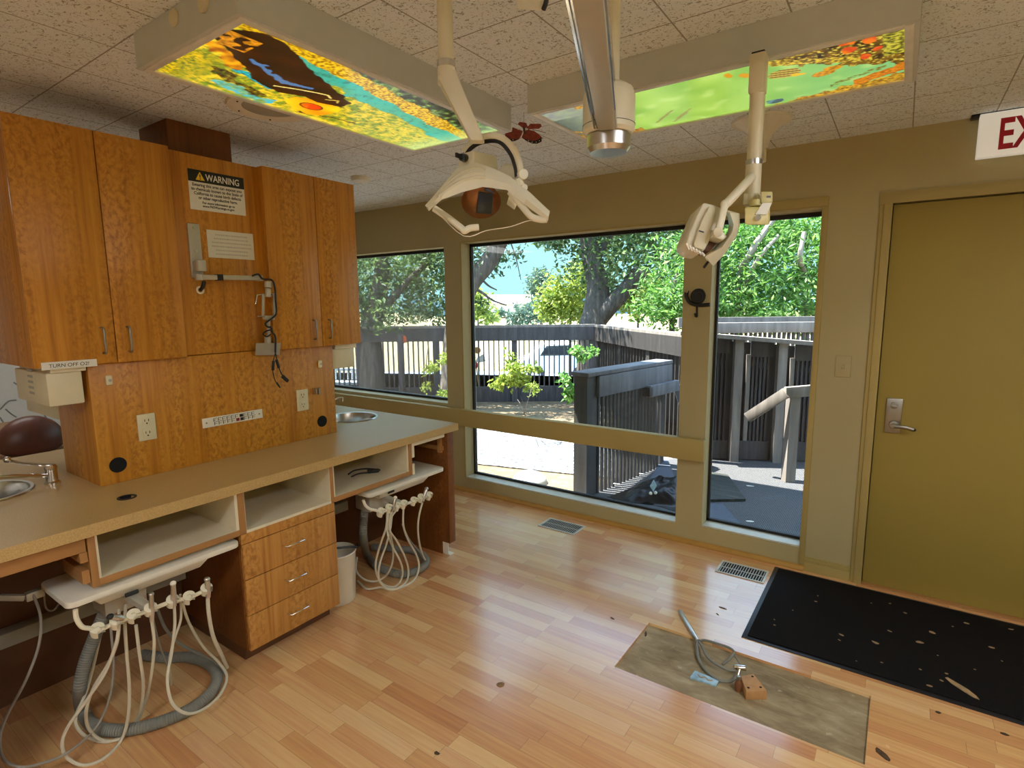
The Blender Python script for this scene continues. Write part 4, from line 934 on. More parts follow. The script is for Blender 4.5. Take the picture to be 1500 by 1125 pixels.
obj('handle', MB().tube([LP(245, 785, -.004), LP(400, 892, -.012), LP(520, 985, -.016), LP(548, 1010, -.016), LP(600, 985, -.014), LP(690, 975, -.01)], .0062, n=10, flat=(.0085, .006, UP)), 'cream_plastic', L)
obj('handle', MB().tube([LP(1000, 620, .0), LP(1120, 760, -.012), LP(1210, 865, -.02), LP(1300, 895, -.024), LP(1375, 895, -.026)], .0062, n=10, flat=(.0085, .006, UP)), 'cream_plastic', L)
rc = LP(715, 722, .062); ax = ((CAM-rc).normalized()+Vector((0, 0, -.8))).normalized()
obj('reflector', MB().lathe([(.052, 0), (.046, -.016), (.034, -.028), (.0, -.034)], rc, 36, ax), 'copper_glass', L, 'coppery reflector dish')
obj('bulb_cover', MB().hexa([LP(662, 832, -.004), LP(822, 848, -.008), LP(815, 840, .02), LP(675, 825, .02), LP(684, 610, -.004), LP(836, 640, -.008), LP(832, 640, .02), LP(695, 615, .02)], .004).hexa([LP(740, 610, .0), LP(870, 645, -.004), LP(860, 640, .02), LP(745, 610, .02), LP(748, 575, .0), LP(800, 590, -.004), LP(860, 630, .02), LP(750, 580, .02)], .002), 'black_plastic', L, 'black bulb cover')
obj('bracket', MB().hexa([LP(968, 745, .0), LP(1045, 800, -.01), LP(1050, 800, .0), LP(975, 745, .01), LP(1000, 630, .0), LP(1090, 700, -.01), LP(1092, 700, .0), LP(1005, 630, .01)], .001), 'cream_plastic', L)
k0 = LP(1140, 440, .01); k1 = LP(1085, 470, .05)
obj('pivot_knob', MB().cyl(k0, k1, .0135, bev=.003).cyl(LP(1150, 575, .01), LP(1110, 590, .04), .008).cyl(LP(1075, 480, .02), LP(1110, 560, .03), .011), 'cream_plastic', L)

# second light: hub on a pole with a level arm reaching toward the room
D = 1.42
p, top = ceilpole(897, 125, D)
L = thing('operatory_light', 'cream pole and hub with a long arm, chrome cover under the hub, at top centre', 'dental light', top, 'dental lights on ceiling arms')
obj('ceiling_flange', flange(top), 'cream_plastic', L)
obj('pole', MB().cyl(p, top-Vector((0, 0, .02)), .0175), 'cream_plastic', L)
zt, zb = at(892, 128, D).z, at(892, 196, D).z; hc = at(892, 160, D)
obj('hub', MB().lathe([(0, zt), (.045, zt), (.060, zt-.010), (.066, zt-.03), (.066, zb+.022), (.066, zb+.008), (.058, zb), (0, zb)], (hc.x, hc.y, 0), 40), 'cream_plastic', L)
obj('hub_seam', MB().lathe([(.0655, zb+.020), (.0672, zb+.021), (.0655, zb+.022)], (hc.x, hc.y, 0), 40), 'dark_rubber', L)
zc = at(895, 222, D).z
obj('chrome_cover', MB().lathe([(.052, zb), (.056, zb-.004), (.056, zc+.012), (.047, zc), (0, zc-.002)], (hc.x, hc.y, 0), 40), 'steel', L, 'chrome cover', ang=25)
a0 = at(889, 178, D-.05); a1 = at(856, -60, .72)
d = (a1-a0).normalized(); sd = d.cross(Vector((0, 0, 1))).normalized()
obj('arm', MB().bar(a0, a1, .044, .042, bev=.004), 'warm_grey_metal', L, 'grey arm channel')
for k, off, w_ in ((1, .0238, .003), (-1, .0238, .003), (1, .030, .004)):
    obj('arm_trim', MB().bar(a0+sd*(off*k)+Vector((0, 0, .004)), a1+sd*(off*k)+Vector((0, 0, .004)), w_, .038), 'chrome', L, 'bright side trim')
p = at(893, 90, D-.03); obj('set_screw', MB().sphere(p, .0025, n=8), 'black_plastic', L)
# bracket end of another arm at the very top
c_ = at(776, 2, 1.15)
t = thing('arm_bracket', 'cream bracket end of a ceiling arm at the top edge of the view', 'arm bracket', (c_.x, c_.y, CZ))
obj('bracket', MB().hexa([at(757, 14, 1.15), at(792, 16, 1.13), at(800, 8, 1.2), at(765, 8, 1.2), at(755, -25, 1.15), at(802, -22, 1.13), at(806, -25, 1.2), at(760, -25, 1.2)], .004), 'cream_plastic', t)
obj('cable', MB().tube([at(796, 14, 1.13), at(800, 2, 1.12), at(803, -20, 1.14)], .005, n=8), 'black_plastic', t)
obj('post', MB().cyl(at(780, -20, 1.16), Vector((at(780, -20, 1.16).x, at(780, -20, 1.16).y, CZ-.001)), .02), 'cream_plastic', t)

# third light, before the right-hand window
D = 1.62
def T8(zx, zy, w=0): return at(980+zx*.3023, 70+zy*.3022, D+w)
def T3(zx, zy, w=0): return at(990+zx*.12442, 260+zy*.12444, D+w)
pt, pb = T8(437, 40), T8(423, 540)
fl = onZ(1115, 176, CZ)
L = thing('operatory_light', 'cream dental light turned away, hanging before the right-hand window', 'dental light', (fl.x, fl.y, CZ-.0005), 'dental lights on ceiling arms')
obj('ceiling_flange', MB().lathe([(.13, 0), (.13, -.012), (.085, -.03), (.055, -.06), (.04, -.10), (.036, -.13)], (fl.x, fl.y, CZ-.0005), 40), 'white_plastic', L)
bz = pt.z-.03
obj('arm', MB().bar(Vector((fl.x, fl.y, bz-.005)), Vector((pt.x, pt.y, bz)), .038, .042, bev=.005).cyl(Vector((fl.x, fl.y, bz-.03)), Vector((fl.x, fl.y, CZ-.11)), .03), 'cream_tan', L)
pole_b = Vector((pt.x, pt.y, T8(415, 740).z)); col_z = T8(425, 538).z
obj('pole', MB().cyl(Vector((pt.x, pt.y, col_z)), Vector((pt.x, pt.y, bz-.045)), .0205), 'cream_tan', L)
obj('pole_head', MB().box(pt.x-.022, pt.x+.022, pt.y-.022, pt.y+.022, bz-.075, pt.z+.004, .005), 'cream_tan', L)
obj('pole_cap', MB().box(pt.x-.018, pt.x+.018, pt.y-.018, pt.y+.018, pt.z+.004, pt.z+.009, .002), 'black_plastic', L, 'black end cap')
obj('collar', MB().cyl(Vector((pt.x, pt.y, col_z-.007)), Vector((pt.x, pt.y, col_z+.007)), .0235), 'steel', L, 'metal collar')
obj('lower_sleeve', MB().cyl(Vector((pt.x, pt.y, pole_b.z)), Vector((pt.x, pt.y, col_z-.005)), .0225).box(pt.x-.021, pt.x+.021, pt.y-.021, pt.y+.021, pole_b.z-.004, pole_b.z+.03, .003), 'cream_tan', L)
obj('fork_arm', MB().tube([Vector((pt.x, pt.y, T8(430, 600).z)), T8(350, 680, -.02), T8(280, 755, -.03)], .0125, n=12, sub=3).tube([T3(580, 310, -.035), T3(540, 480, -.045), T3(500, 640, -.05)], .011, n=12, sub=3, flat=(.0125, .009, UP)).cyl(T3(495, 640, -.062), T3(495, 640, -.02), .0135, bev=.003).sphere(T3(582, 315, -.032), .0135), 'cream_plastic', L)
P1 = [(325, 285), (440, 312), (550, 352), (500, 560), (335, 870), (205, 850), (120, 765), (160, 640), (245, 450)]
obj('head_shell', MB().prism([T3(x, y, -.01) for x, y in P1], FWD*.11, .008), 'cream_plastic', L)
P2 = [(395, 335), (475, 365), (470, 440), (315, 850), (220, 820), (215, 770), (300, 520)]
obj('head_panel', MB().prism([T3(x, y, -.022) for x, y in P2], FWD*.014, .003), 'cream_tan', L)
obj('head_core', MB().prism([T3(x, y, .01) for x, y in ((470, 420), (560, 560), (540, 720), (390, 880), (320, 860))], FWD*.06, .004), 'brown_panel', L, 'brown inner core')
obj('mark', MB().bar(T3(270, 625, -.025), T3(330, 645, -.025), .0012, .003), 'black_plastic', L)
O = [(600, 395, .0), (735, 432, .0), (735, 560, .005), (705, 670, .01), (645, 755, .012), (560, 890, .012), (435, 1022, .01), (370, 965, .005)]
I = [(590, 400, .03), (625, 470, .035), (635, 560, .04), (620, 640, .04), (570, 720, .04), (490, 800, .035), (420, 880, .03), (372, 930, .01)]
obj('visor', MB().rails([[T3(x+6, y+4, w+.10) for x, y, w in O], [T3(*p) for p in O], [T3((a[0]+b[0])/2, (a[1]+b[1])/2, -.03) for a, b in zip(O, I)], [T3(*p) for p in I]], .003), 'cream_plastic', L)
obj('pivot_block', MB().prism([T3(x, y, -.03) for x, y in ((440, 610), (560, 640), (610, 690), (560, 740), (430, 700))], FWD*.05, .004), 'cream_plastic', L)
obj('handle', MB().bar(T3(385, 985, .0), T3(330, 1060, -.01), .006, .006, bev=.001), 'black_plastic', L, 'black handle stub')
for k in range(6): obj('fin', MB().bar(T3(125+k*36, 775+k*22, -.02), T3(160+k*36, 850+k*15, -.015), .0028, .006), 'white_plastic', L)
bx = thing('sensor_box', 'small yellowish box with a white label under the right-hand dental light pole', 'sensor box', (pt.x, pt.y, T3(950, 560).z))
obj('body', MB().hexa([T3(815, 560, -.02), T3(1100, 560, -.02), T3(1110, 545, .05), T3(830, 545, .05), T3(805, 350, -.02), T3(1100, 350, -.02), T3(1110, 340, .05), T3(830, 340, .05)], .006), 'yellowed_plastic', bx)
obj('neck', MB().hexa([T3(1005, 300, -.01), T3(1138, 300, -.01), T3(1138, 300, .02), T3(1005, 300, .02), T3(1005, 165, -.01), T3(1138, 165, -.01), T3(1138, 165, .02), T3(1005, 165, .02)], .003).cyl(T3(935, 345, .01), T3(935, 275, .01), .0165), 'yellowed_plastic', bx)
obj('slot', MB().bar(T3(1070, 225, -.0115), T3(1120, 225, -.0115), .001, .005), 'black_plastic', bx)
obj('label', MB().hexa([T3(935, 435, -.0235), T3(1070, 435, -.0235), T3(1070, 435, -.0225), T3(935, 435, -.0225), T3(1020, 300, -.0235), T3(1132, 300, -.0235), T3(1132, 300, -.0225), T3(1020, 300, -.0225)]), 'paper', bx, 'white label')
obj('lens', MB().cyl(T3(965, 475, -.030), T3(970, 470, -.018), .0075, n=20), 'grey_plastic', bx, 'grey round lens')
# ------------------------------------------------------------------ things on the floor
def vent(pts, label):
    q = [onZ(*p, 0) for p in pts]
    x0, x1 = min(p.x for p in q), max(p.x for p in q); y0, y1 = min(p.y for p in q), max(p.y for p in q)
    t = thing('floor_vent', label, 'floor vent', ((x0+x1)/2, (y0+y1)/2, 0), 'floor vents below the windows')
    w = .012
    obj('frame', MB().box(x0, x1, y0, y0+w, .0003, .005, .001).box(x0, x1, y1-w, y1, .0003, .005, .001).box(x0, x0+w, y0+w, y1-w, .0003, .005, .001).box(x1-w, x1, y0+w, y1-w, .0003, .005, .001), 'alu_frame', t)
    obj('well', MB().box(x0+w, x1-w, y0+w, y1-w, .0003, .0012), 'black_void', t, sm=False)
    m = MB(); n = 17
    for k in range(n):
        x = x0+w+(x1-x0-2*w)*(k+.5)/n; m.box(x-.0017, x+.0017, y0+w, y1-w, .0012, .0042)
    m.box(x0+w, x1-w, (y0+y1)/2-.002, (y0+y1)/2+.002, .0012, .0044)
    obj('grille', m, 'warm_grey_metal', t, sm=False)
vent([(790, 769), (806, 760), (855, 771), (841, 784)], 'metal floor vent under the middle window')
vent([(1048, 836), (1061, 822), (1127, 838), (1117, 855)], 'metal floor vent beside the corner of the black mat')
mt = thing('door_mat', 'large black door mat littered with pale flakes, before the door', 'mat', (.4, 2.99, 0))
mx0, mx1, my0, my1 = -.506, 1.32, 2.572, 3.412
obj('border', MB().box(mx0, mx1, my0, my1, .0003, .004, .0015), 'mat_border', mt, 'smooth rubber border')
obj('pile', MB().box(mx0+.022, mx1-.022, my0+.022, my1-.022, .004, .010, .003), 'mat_pile', mt, 'black carpet pile')
rr = random.Random(11)
def chip(c, L, W, ang, z, mat, label, grp, nm='flake', cat='flake', h=.0025):
    pts = []
    n = 9
    for k in range(n):
        a = 2*pi*k/n; s = .75+.4*rr.random()
        x, y = L*cos(a)*s, W*sin(a)*s
        pts.append((c.x+x*cos(ang)-y*sin(ang), c.y+x*sin(ang)+y*cos(ang), z))
    return obj(nm, MB().prism(pts, (0, 0, h)), mat, None, label, cat, grp)
FL = [(505, 330, 11), (515, 303, 6), (308, 417, 7), (308, 443, 9), (395, 372, 5), (628, 490, 17), (618, 515, 10), (790, 527, 24), (860, 340, 11), (932, 385, 12), (858, 472, 15), (1060, 478, 22), (1000, 525, 27), (1227, 435, 19), (1437, 463, 17), (1345, 550, 16), (1047, 733, 16), (1130, 675, 10), (1105, 708, 12), (820, 622, 8), (1005, 655, 8), (1088, 588, 6), (770, 338, 6), (1265, 655, 7), (1395, 615, 6), (700, 615, 5), (1160, 450, 7)]
for zx, zy, s in FL:
    c = onZ(1040+zx*.30667, 780+zy*.30667, .0105); L = s*.30667*2.75/814*.62
    if c.x > mx1-.05: continue
    chip(c, L, L*(.35+.3*rr.random()), -.5+rr.random()*.8, .0104, 'pale_tan', 'small pale tan flake lying on the black mat', 'pale flakes on the mat')
c = onZ(1040+1205*.30667, 780+745*.30667, .0105)
chip(c, .062, .014, -.75, .0104, 'pale_tan', 'longest pale tan strip lying on the black mat, toward the lower right', None, 'bark_strip', 'bark strip')
for px, py, L, W, a, mat_, lb in ((733, 1003, .018, .014, .4, 'dry_leaf', 'curled brown dry leaf alone in the middle of the wood floor'), (640, 1104, .012, .007, 0, 'dark_leaf', 'small dark leaf bit on the wood floor near the bottom edge'), (1293, 1106, .030, .012, -.8, 'dark_leaf', 'dark leaf shaped scrap on the floor right of the bare patch'),
        (1059, 891, .020, .004, -.1, 'dark_leaf', 'thin dark twig bit on the floor between vent and bare patch'), (1051, 900, .009, .003, -.7, 'dark_leaf', 'tiny dark crumb on the floor just below the thin twig bit'), (897, 906, .014, .004, -.3, 'dark_leaf', 'thin dark sliver on the floor left of the bare patch'), (1472, 1076, .012, .007, 0, 'dark_leaf', 'dark crumb on the floor below the mat at the right'), (1374, 1044, .010, .006, 0, 'dark_leaf', 'dark crumb on the floor at the lower edge of the mat')):
    chip(onZ(px, py, 0), L, W, a, .0004, mat_, lb, None, 'dry_leaf', 'leaf')
c = onZ(880+235*.28, 880+175*.28, -.012); chip(c, .022, .006, 1.9, -.0118, 'dark_leaf', 'dark curled sliver at the upper left corner of the bare patch', None, 'dry_leaf', 'leaf')
def F7(zx, zy, z=-.012): return onZ(995+zx*.1378, 880+zy*.1378, z)
t = thing('hose_coil', 'coiled grey hose with metal rod and chrome tap lying on the bare patch', 'hose', F7(400, 640))
obj('rod', MB().cyl(F7(8, 110, .012), F7(192, 430, .012), .010, bev=.002), 'steel', t, 'grey metal rod')
m = MB().tube([F7(190, 425, .012), F7(190, 520, .006), F7(215, 640, 0), F7(300, 760, -.003), F7(420, 840, -.003), F7(520, 858, -.002), F7(580, 835, .002), F7(605, 790, .01)], .0065, n=10)
m.tube([F7(200, 432, .012), F7(270, 418, .008), F7(400, 455, .01), F7(530, 500, .02), F7(582, 545, .025), F7(545, 610, .025), F7(460, 675, .012)], .0055, n=10)
m.tube([F7(215, 440, .014), F7(245, 490, .016), F7(300, 600, .016), F7(420, 690, .02), F7(520, 735, .022), F7(600, 742, .025)], .0055, n=10)
m.tube([F7(588, 575, .022), F7(625, 640, .024), F7(650, 690, .028)], .0035, n=8)
obj('hose', m, 'hose_grey', t)
obj('tap', MB().cyl(F7(578, 705, .032), F7(712, 718, .032), .011, bev=.004).cyl(F7(640, 730, .03), F7(622, 800, .012), .0065), 'chrome', t, 'chrome tap')
b0 = F7(625, 955, -.012)
b = obj('bottle', MB().lathe([(0, 0), (.0125, 0), (.0135, .003), (.0135, .034), (.008, .042), (.006, .048), (0, .048)], b0, 24), 'rust', None, 'small brown bottle standing beside the wood block', 'bottle')
obj('cap', MB().cyl(b0+Vector((0, 0, .0485)), b0+Vector((0, 0, .064)), .0075, bev=.001), 'nickel', b, 'metal cap')
tops = [F7(652, 800, .026), F7(712, 962, .026), F7(935, 958, .026), F7(790, 778, .026)]
bl = obj('wood_block', MB().prism([Vector((p.x, p.y, -.0118)) for p in tops], (0, 0, .038), .0015), 'pine_block', None, 'small wood block with three holes lying on the bare patch', 'wood block')
m = MB()
for q in ((735, 925), (865, 920), (778, 805)): p = F7(*q, .0262); m.cyl(p, p+Vector((0, 0, .0006)), .005, n=16)
obj('hole', m, 'black_void', bl, 'three dark drilled holes', kind=None)
tg = [F7(165, 740, -.004), F7(112, 815, -.004), F7(392, 900, -.004), F7(425, 850, -.004)]
tb = obj('metal_tag', MB().prism([Vector((p.x, p.y, -.0118)) for p in tg], (0, 0, .009), .0015), 'tag_blue', None, 'shiny pale blue metal plate lying beside the coiled hose', 'plate')
c = sum(tg, Vector())/4
obj('emblem', MB().tube([c+Vector((-.03, .006, .0015)), c+Vector((-.015, -.006, .0015)), c+Vector((0, .006, .0015)), c+Vector((.015, -.006, .0015)), c+Vector((.03, .004, .0015))], .0025, n=6), 'pale_tan', tb, 'raised wavy emblem')

# ------------------------------------------------------------------ things on the window wall
A = onY(1436, 168, WY-.07); B = onY(1431, 232, WY-.07)
ex0, ez0, ez1 = A.x, B.z, CZ-.006
W = .34
e = thing('exit_sign', 'white exit sign with red letters at the ceiling above the door', 'exit sign', (ex0+W/2, WY-.05, ez0))
t = NT('exit_face'); t.set(.35); t.color((.82, .80, .74)); t.b.inputs['Emission Color'].default_value = (1, .95, .82, 1); t.b.inputs['Emission Strength'].default_value = .10  # slight emission added so the case reads white
obj('case', MB().box(ex0, ex0+W, WY-.07, WY-.028, ez0, ez1, .004), 'exit_face', e)
obj('mount', MB().box(ex0-.03, ex0+W*.7, WY-.06, WY-.002, CZ-.014, CZ-.0005, .002).box(ex0+.06, ex0+W-.06, WY-.028, WY-.0005, ez0+.03, ez1-.03), 'black_plastic', e, 'black mount')
obj('lettering', MB().text('EXIT', (ex0+.068, WY-.0705, ez0+.030), (1, 0, 0), (0, 0, 1), .185, ext=.0008, maxw=W-.11, bold=.02), 'sign_red', e, 'red letters')
q = onY(1235, 537, WY)
s = thing('light_switch', 'painted light switch plate on the wall between window and door', 'light switch', (q.x, WY, q.z-.057))
obj('plate', MB().box(q.x-.037, q.x+.037, WY-.006, WY-.0003, q.z-.057, q.z+.057, .003), 'olive_paint', s)
obj('toggle', MB().box(q.x-.006, q.x+.006, WY-.014, WY-.005, q.z-.013, q.z+.010, .002), 'olive_paint', s)
# snail-shaped hook
def SN(px, py, w=0): p = onY(px, py, WY-.006-w); return p
sn = thing('snail_hook', 'dark metal snail-shaped wall hook between the windows', 'wall hook', SN(1021, 460))
obj('shell', MB().cyl(SN(1023, 434), SN(1023, 434, .008), .048*1.0, .040, n=28, bev=.003), 'gasket', sn)
sp_ = []
c = SN(1023, 434, .010)
for k in range(40):
    a = k*.42; r = .042*(1-k/46); sp_.append(Vector((c.x+r*cos(a), c.y, c.z+r*sin(a))))
obj('shell_spiral', MB().tube(sp_, .0042, n=6, sub=1), 'dark_rubber', sn)
obj('body', MB().tube([SN(1040, 446, .004), SN(1025, 447, .004), SN(1012, 444, .004), SN(1006, 436, .004), SN(1005, 429, .004)], .011, n=10), 'gasket', sn)
obj('feelers', MB().tube([SN(1006, 434, .004), SN(1003, 428, .004)], .0035, n=6, sub=1).tube([SN(1007, 433, .004), SN(1009, 426, .004)], .0035, n=6, sub=1), 'gasket', sn)
obj('hook', MB().tube([SN(1021, 447, .004), SN(1021, 458, .006), SN(1021, 463, .014), SN(1019, 463, .022), SN(1018, 459, .026)], .006, n=8), 'gasket', sn)

# ------------------------------------------------------------------ beyond the island: reclined chair and line mural
t = thing('dental_chair', 'brown leather dental chair with rounded headrest beyond the countertop at the left', 'dental chair', (-4.6, .95, 0))
hc = onX(45, 640, -4.2)
m = MB().sphere(hc+Vector((0, 0, -.035)), .165, (.6, 1.0, .98), n=36)
for v in m.bm.verts:
    if v.co.z < hc.z-.035: v.co.z = hc.z-.035+(v.co.z-hc.z+.035)*.5
obj('headrest', m, 'brown_leather', t)
obj('backrest', MB().hexa([(-5.3, hc.y-.26, .60), (-4.10, hc.y-.21, hc.z-.17), (-4.10, hc.y+.24, hc.z-.17), (-5.3, hc.y+.30, .60), (-5.3, hc.y-.26, .74), (-4.12, hc.y-.2, hc.z-.095), (-4.12, hc.y+.23, hc.z-.095), (-5.3, hc.y+.30, .74)], .03), 'tan_leather', t)
obj('base', MB().box(-5.5, -4.9, hc.y-.15, hc.y+.19, 0, .06, .02).box(-5.3, -5.05, hc.y-.08, hc.y+.1, .06, .60, .02), 'white_plastic', t)
t = thing('wall_mural', 'white wall panel with thin grey curved lines at the far left', 'mural', (XL+.004, 1.4, .3))
obj('sheet', MB().box(XL+.0005, XL+.004, .3, 2.3, .3, 2.2), 'mural_white', t)
m = MB()
for pts in (((0, 600), (12, 588), (24, 586)), ((8, 599), (16, 606), (24, 611)), ((0, 611), (6, 622), (9, 640), (8, 660)), ((0, 628), (5, 636), (8, 640)), ((0, 672), (3, 655), (1, 640)), ((20, 560), (40, 575), (60, 600), (75, 625))):
    m.tube([onX(*p, XL+.005) for p in pts], .006, n=6, sub=4)
obj('drawn_lines', m, 'mural_grey', t, 'thin grey lines')
# ------------------------------------------------------------------ outside
t = NT('yard_soil'); t.set(.95)
f = t.noise(t.coord(), 9, 5, .7); g = t.noise(t.coord(), 1.1, 3)
a = t.ramp(f, [(.3, (.05, .030, .015)), (.5, (.16, .112, .06)), (.68, (.30, .235, .16))])
t.color(t.mix(.35, a, t.ramp(g, [(.35, (.10, .064, .034)), (.65, (.25, .195, .13))]))); t.bump(f, .5, .03)
t = NT('gravel'); t.set(.9)
f = t.noise(t.coord(), 20, 4, .75); t.color(t.ramp(f, [(.40, (.055, .058, .064)), (.5, (.17, .176, .19)), (.60, (.40, .40, .405))])); t.bump(f, .7, .02)
t = NT('field_grass'); t.set(.95)
f = t.noise(t.coord(), .35, 5, .7); t.color(t.ramp(f, [(.3, (.17, .13, .06)), (.5, (.22, .18, .095)), (.7, (.18, .18, .085))]))
t = NT('old_timber'); t.set(.85)
pos = t.n('ShaderNodeNewGeometry').outputs['Position']
f = t.noise(t.map(pos, (14, 14, 1.6)), 1, 4, .6); t.color(t.ramp(f, [(.3, (.042, .038, .042)), (.55, (.075, .067, .070)), (.75, (.125, .112, .115))])); t.bump(f, .3, .01)
t = NT('pale_timber'); t.set(.85)
pos = t.n('ShaderNodeNewGeometry').outputs['Position']
f = t.noise(t.map(pos, (14, 14, 1.6)), 1, 4, .6); t.color(t.ramp(f, [(.3, (.16, .135, .12)), (.55, (.23, .20, .18)), (.75, (.31, .28, .255))])); t.bump(f, .3, .01)
t = NT('stained_timber'); t.set(.6)
pos = t.n('ShaderNodeNewGeometry').outputs['Position']
f = t.noise(t.map(pos, (18, 18, 2)), 1, 4, .6); t.color(t.ramp(f, [(.3, (.03, .028, .03)), (.6, (.055, .052, .055)), (.8, (.09, .085, .088))]))
t = NT('rail_timber'); t.set(.7)
pos = t.n('ShaderNodeNewGeometry').outputs['Position']
f = t.noise(t.map(pos, (14, 14, 1.6)), 1, 4, .6); t.color(t.ramp(f, [(.3, (.10, .10, .115)), (.55, (.15, .15, .17)), (.75, (.21, .21, .23))]))
t = NT('dark_timber'); t.set(.85)
pos = t.n('ShaderNodeNewGeometry').outputs['Position']
f = t.noise(t.map(pos, (14, 14, 1.6)), 1, 4, .6); t.color(t.ramp(f, [(.3, (.016, .0135, .013)), (.55, (.030, .025, .024)), (.75, (.050, .043, .041))]))
t = NT('deck_rubber'); t.set(.8)
co = t.coord(); v = t.n('ShaderNodeTexVoronoi', feature='DISTANCE_TO_EDGE'); t.l(t.map(co, (17, 17, 17)), v.inputs['Vector']); v.inputs['Randomness'].default_value = .12
t.color(t.ramp(v.outputs['Distance'], [(.05, (.17, .17, .18)), (.14, (.018, .018, .022))])); t.bump(v.outputs['Distance'], .6, .01)
t = NT('bark'); t.set(.95)
f = t.noise(t.map(t.coord(), (14, 14, 3)), 1, 5, .7); t.color(t.ramp(f, [(.3, (.05, .042, .036)), (.55, (.12, .10, .085)), (.75, (.24, .20, .17))])); t.bump(f, .8, .03)
plain('pale_bark', (.30, .26, .22), .85, mottle=.15)
plain('stone', (.42, .43, .40), .9, mottle=.2, scale=6)
plain('plastic_bag', (.004, .0045, .006), .32, spec=.25)
plain('blue_grey_mat', (.07, .085, .115), .8)
plain('car_white', (.78, .79, .80), .25)
plain('car_glass', (.03, .035, .04), .1)
plain('tail_red', (.6, .03, .03), .3)
plain('reflector_orange', (.85, .14, .04), .4)
plain('ornament_orange', (.72, .33, .08), .5)
plain('bench_blue', (.48, .56, .64), .5)
plain('far_roof', (.72, .70, .68), .7)
plain('far_wall', (.80, .78, .74), .8)
plain('asphalt', (.22, .27, .36), .9)
plain('stucco', (.45, .38, .28), .9)
plain('roof_shingle', (.16, .14, .13), .9)
t = NT('slate_board'); t.set(.7)
f = t.noise(t.map(t.coord(), (3, 16, 3)), 1, 5, .7, 1.2); t.color(t.ramp(f, [(.35, (.010, .012, .010)), (.55, (.035, .042, .036)), (.7, (.10, .09, .07))]))
def leafmat(name, cs, trans=.35):
    t = NT(name); t.set(.5)
    ri = t.n('ShaderNodeNewGeometry').outputs['Random Per Island']
    c = t.ramp(ri, [(k/(len(cs)-1), x) for k, x in enumerate(cs)]); t.color(c)
    tl = t.n('ShaderNodeBsdfTranslucent'); t.l(c, tl.inputs[0]); mx = t.n('ShaderNodeMixShader'); mx.inputs[0].default_value = trans
    t.l(t.b.outputs[0], mx.inputs[1]); t.l(tl.outputs[0], mx.inputs[2]); t.l(mx.outputs[0], t.out.inputs[0])
leafmat('leaf_oak', [(.035, .075, .025), (.09, .165, .05), (.18, .27, .09), (.06, .12, .035), (.28, .38, .17)], .5)
leafmat('leaf_laurel', [(.04, .13, .02), (.11, .28, .045), (.25, .46, .10), (.07, .19, .03), (.42, .60, .24)], .5)
leafmat('leaf_yellow', [(.15, .23, .03), (.29, .38, .05), (.40, .47, .10), (.22, .30, .05)], .45)
leafmat('leaf_dark', [(.03, .07, .03), (.07, .14, .06), (.14, .24, .10), (.04, .09, .04)])
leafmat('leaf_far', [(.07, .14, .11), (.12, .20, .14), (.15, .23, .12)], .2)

GZ = -.25
E1 = Vector((.82, .5724, 0)); N1 = Vector((-.5724, .82, 0))        # along / away from the fence line
def OG(px, py, z=GZ): return onZ(px, py, z)
_c = onZ(868, 475, 1.17); _c.z = GZ
struct('ground_yard', MB().prism([Vector((-26, WY+.14, GZ)), Vector((12, WY+.14, GZ)), _c+E1*16+N1*.5, _c-E1*20+N1*.5], (0, 0, -1.5)), 'yard_soil', sm=False)
FZ = -1.45
struct('ground_field', MB().prism([(-160, -10, FZ), (90, -10, FZ), (90, 200, FZ), (-160, 200, FZ)], (0, 0, -.1)), 'field_grass', sm=False)
g = [OG(690, 628), OG(690, 678), OG(850, 694), OG(1000, 715), OG(1000, 640), OG(850, 622)]
g = [OG(520, 612), OG(520, 655), OG(690, 680), OG(850, 697), OG(1000, 712), OG(1000, 662), OG(850, 640), OG(690, 615)]
struct('gravel_path', MB().prism([p+Vector((0, 0, .002)) for p in g], (0, 0, .012)), 'gravel', sm=False)
# house skin and eave, which shade the deck
struct('roof', MB().box(XL-1, XR+1, YB-.4, WY+.30, CZ+.30, CZ+.42), 'roof_shingle', sm=False)
struct('roof_canopy', MB().box(-3.1, 3.2, WY+.30, 5.10, CZ+.10, CZ+.22), 'stucco', sm=False)
struct('ceiling_void', MB().box(XL-.1, XR+.1, WY+.02, WY+.14, CZ+.08, CZ+.30), 'stucco', sm=False)
# deck
DZ = -.12
dk = [onZ(855, 726, DZ), onZ(958, 683, DZ), onZ(1040, 672, DZ), onZ(1190, 676, DZ)]
P = [Vector((-2.25, WY+.14, DZ)), Vector((-2.05, 5.55, DZ)), Vector((-1.75, 6.0, DZ)), Vector((-.3, 6.75, DZ)), Vector((1.6, 6.6, DZ)), Vector((1.8, WY+.14, DZ))]
struct('deck', MB().prism(P, (0, 0, -.13)), 'deck_rubber', sm=False)

# slatted railing beside the deck
r0, r1 = Vector((-2.19, 4.24, DZ)), Vector((-1.985, 5.46, DZ)); d = (r1-r0); L = d.length; d.normalize(); s = Vector((d.y, -d.x, 0))
top = at(846, 545, 4.73).z
rl = thing('deck_railing', 'dark slatted wood railing with a wide cap outside the middle window', 'railing', r0)
obj('post', MB().bar(r0+Vector((0, 0, 0)), r0+Vector((0, 0, top-DZ-.035)), .14, .14, up=d), 'stained_timber', rl)
obj('post', MB().bar(r1, r1+Vector((0, 0, top-DZ-.035)), .10, .10, up=d), 'stained_timber', rl)
obj('cap', MB().bar(r0-d*.09+Vector((0, 0, top-.0175-DZ)), r1+d*.10+Vector((0, 0, top-.0175-DZ)), .19, .035, bev=.004), 'rail_timber', rl)
obj('fascia', MB().bar(r0+d*.06+s*.085+Vector((0, 0, top-.13-DZ)), r1+d*.08+s*.085+Vector((0, 0, top-.13-DZ)), .035, .18, bev=.003), 'rail_timber', rl)
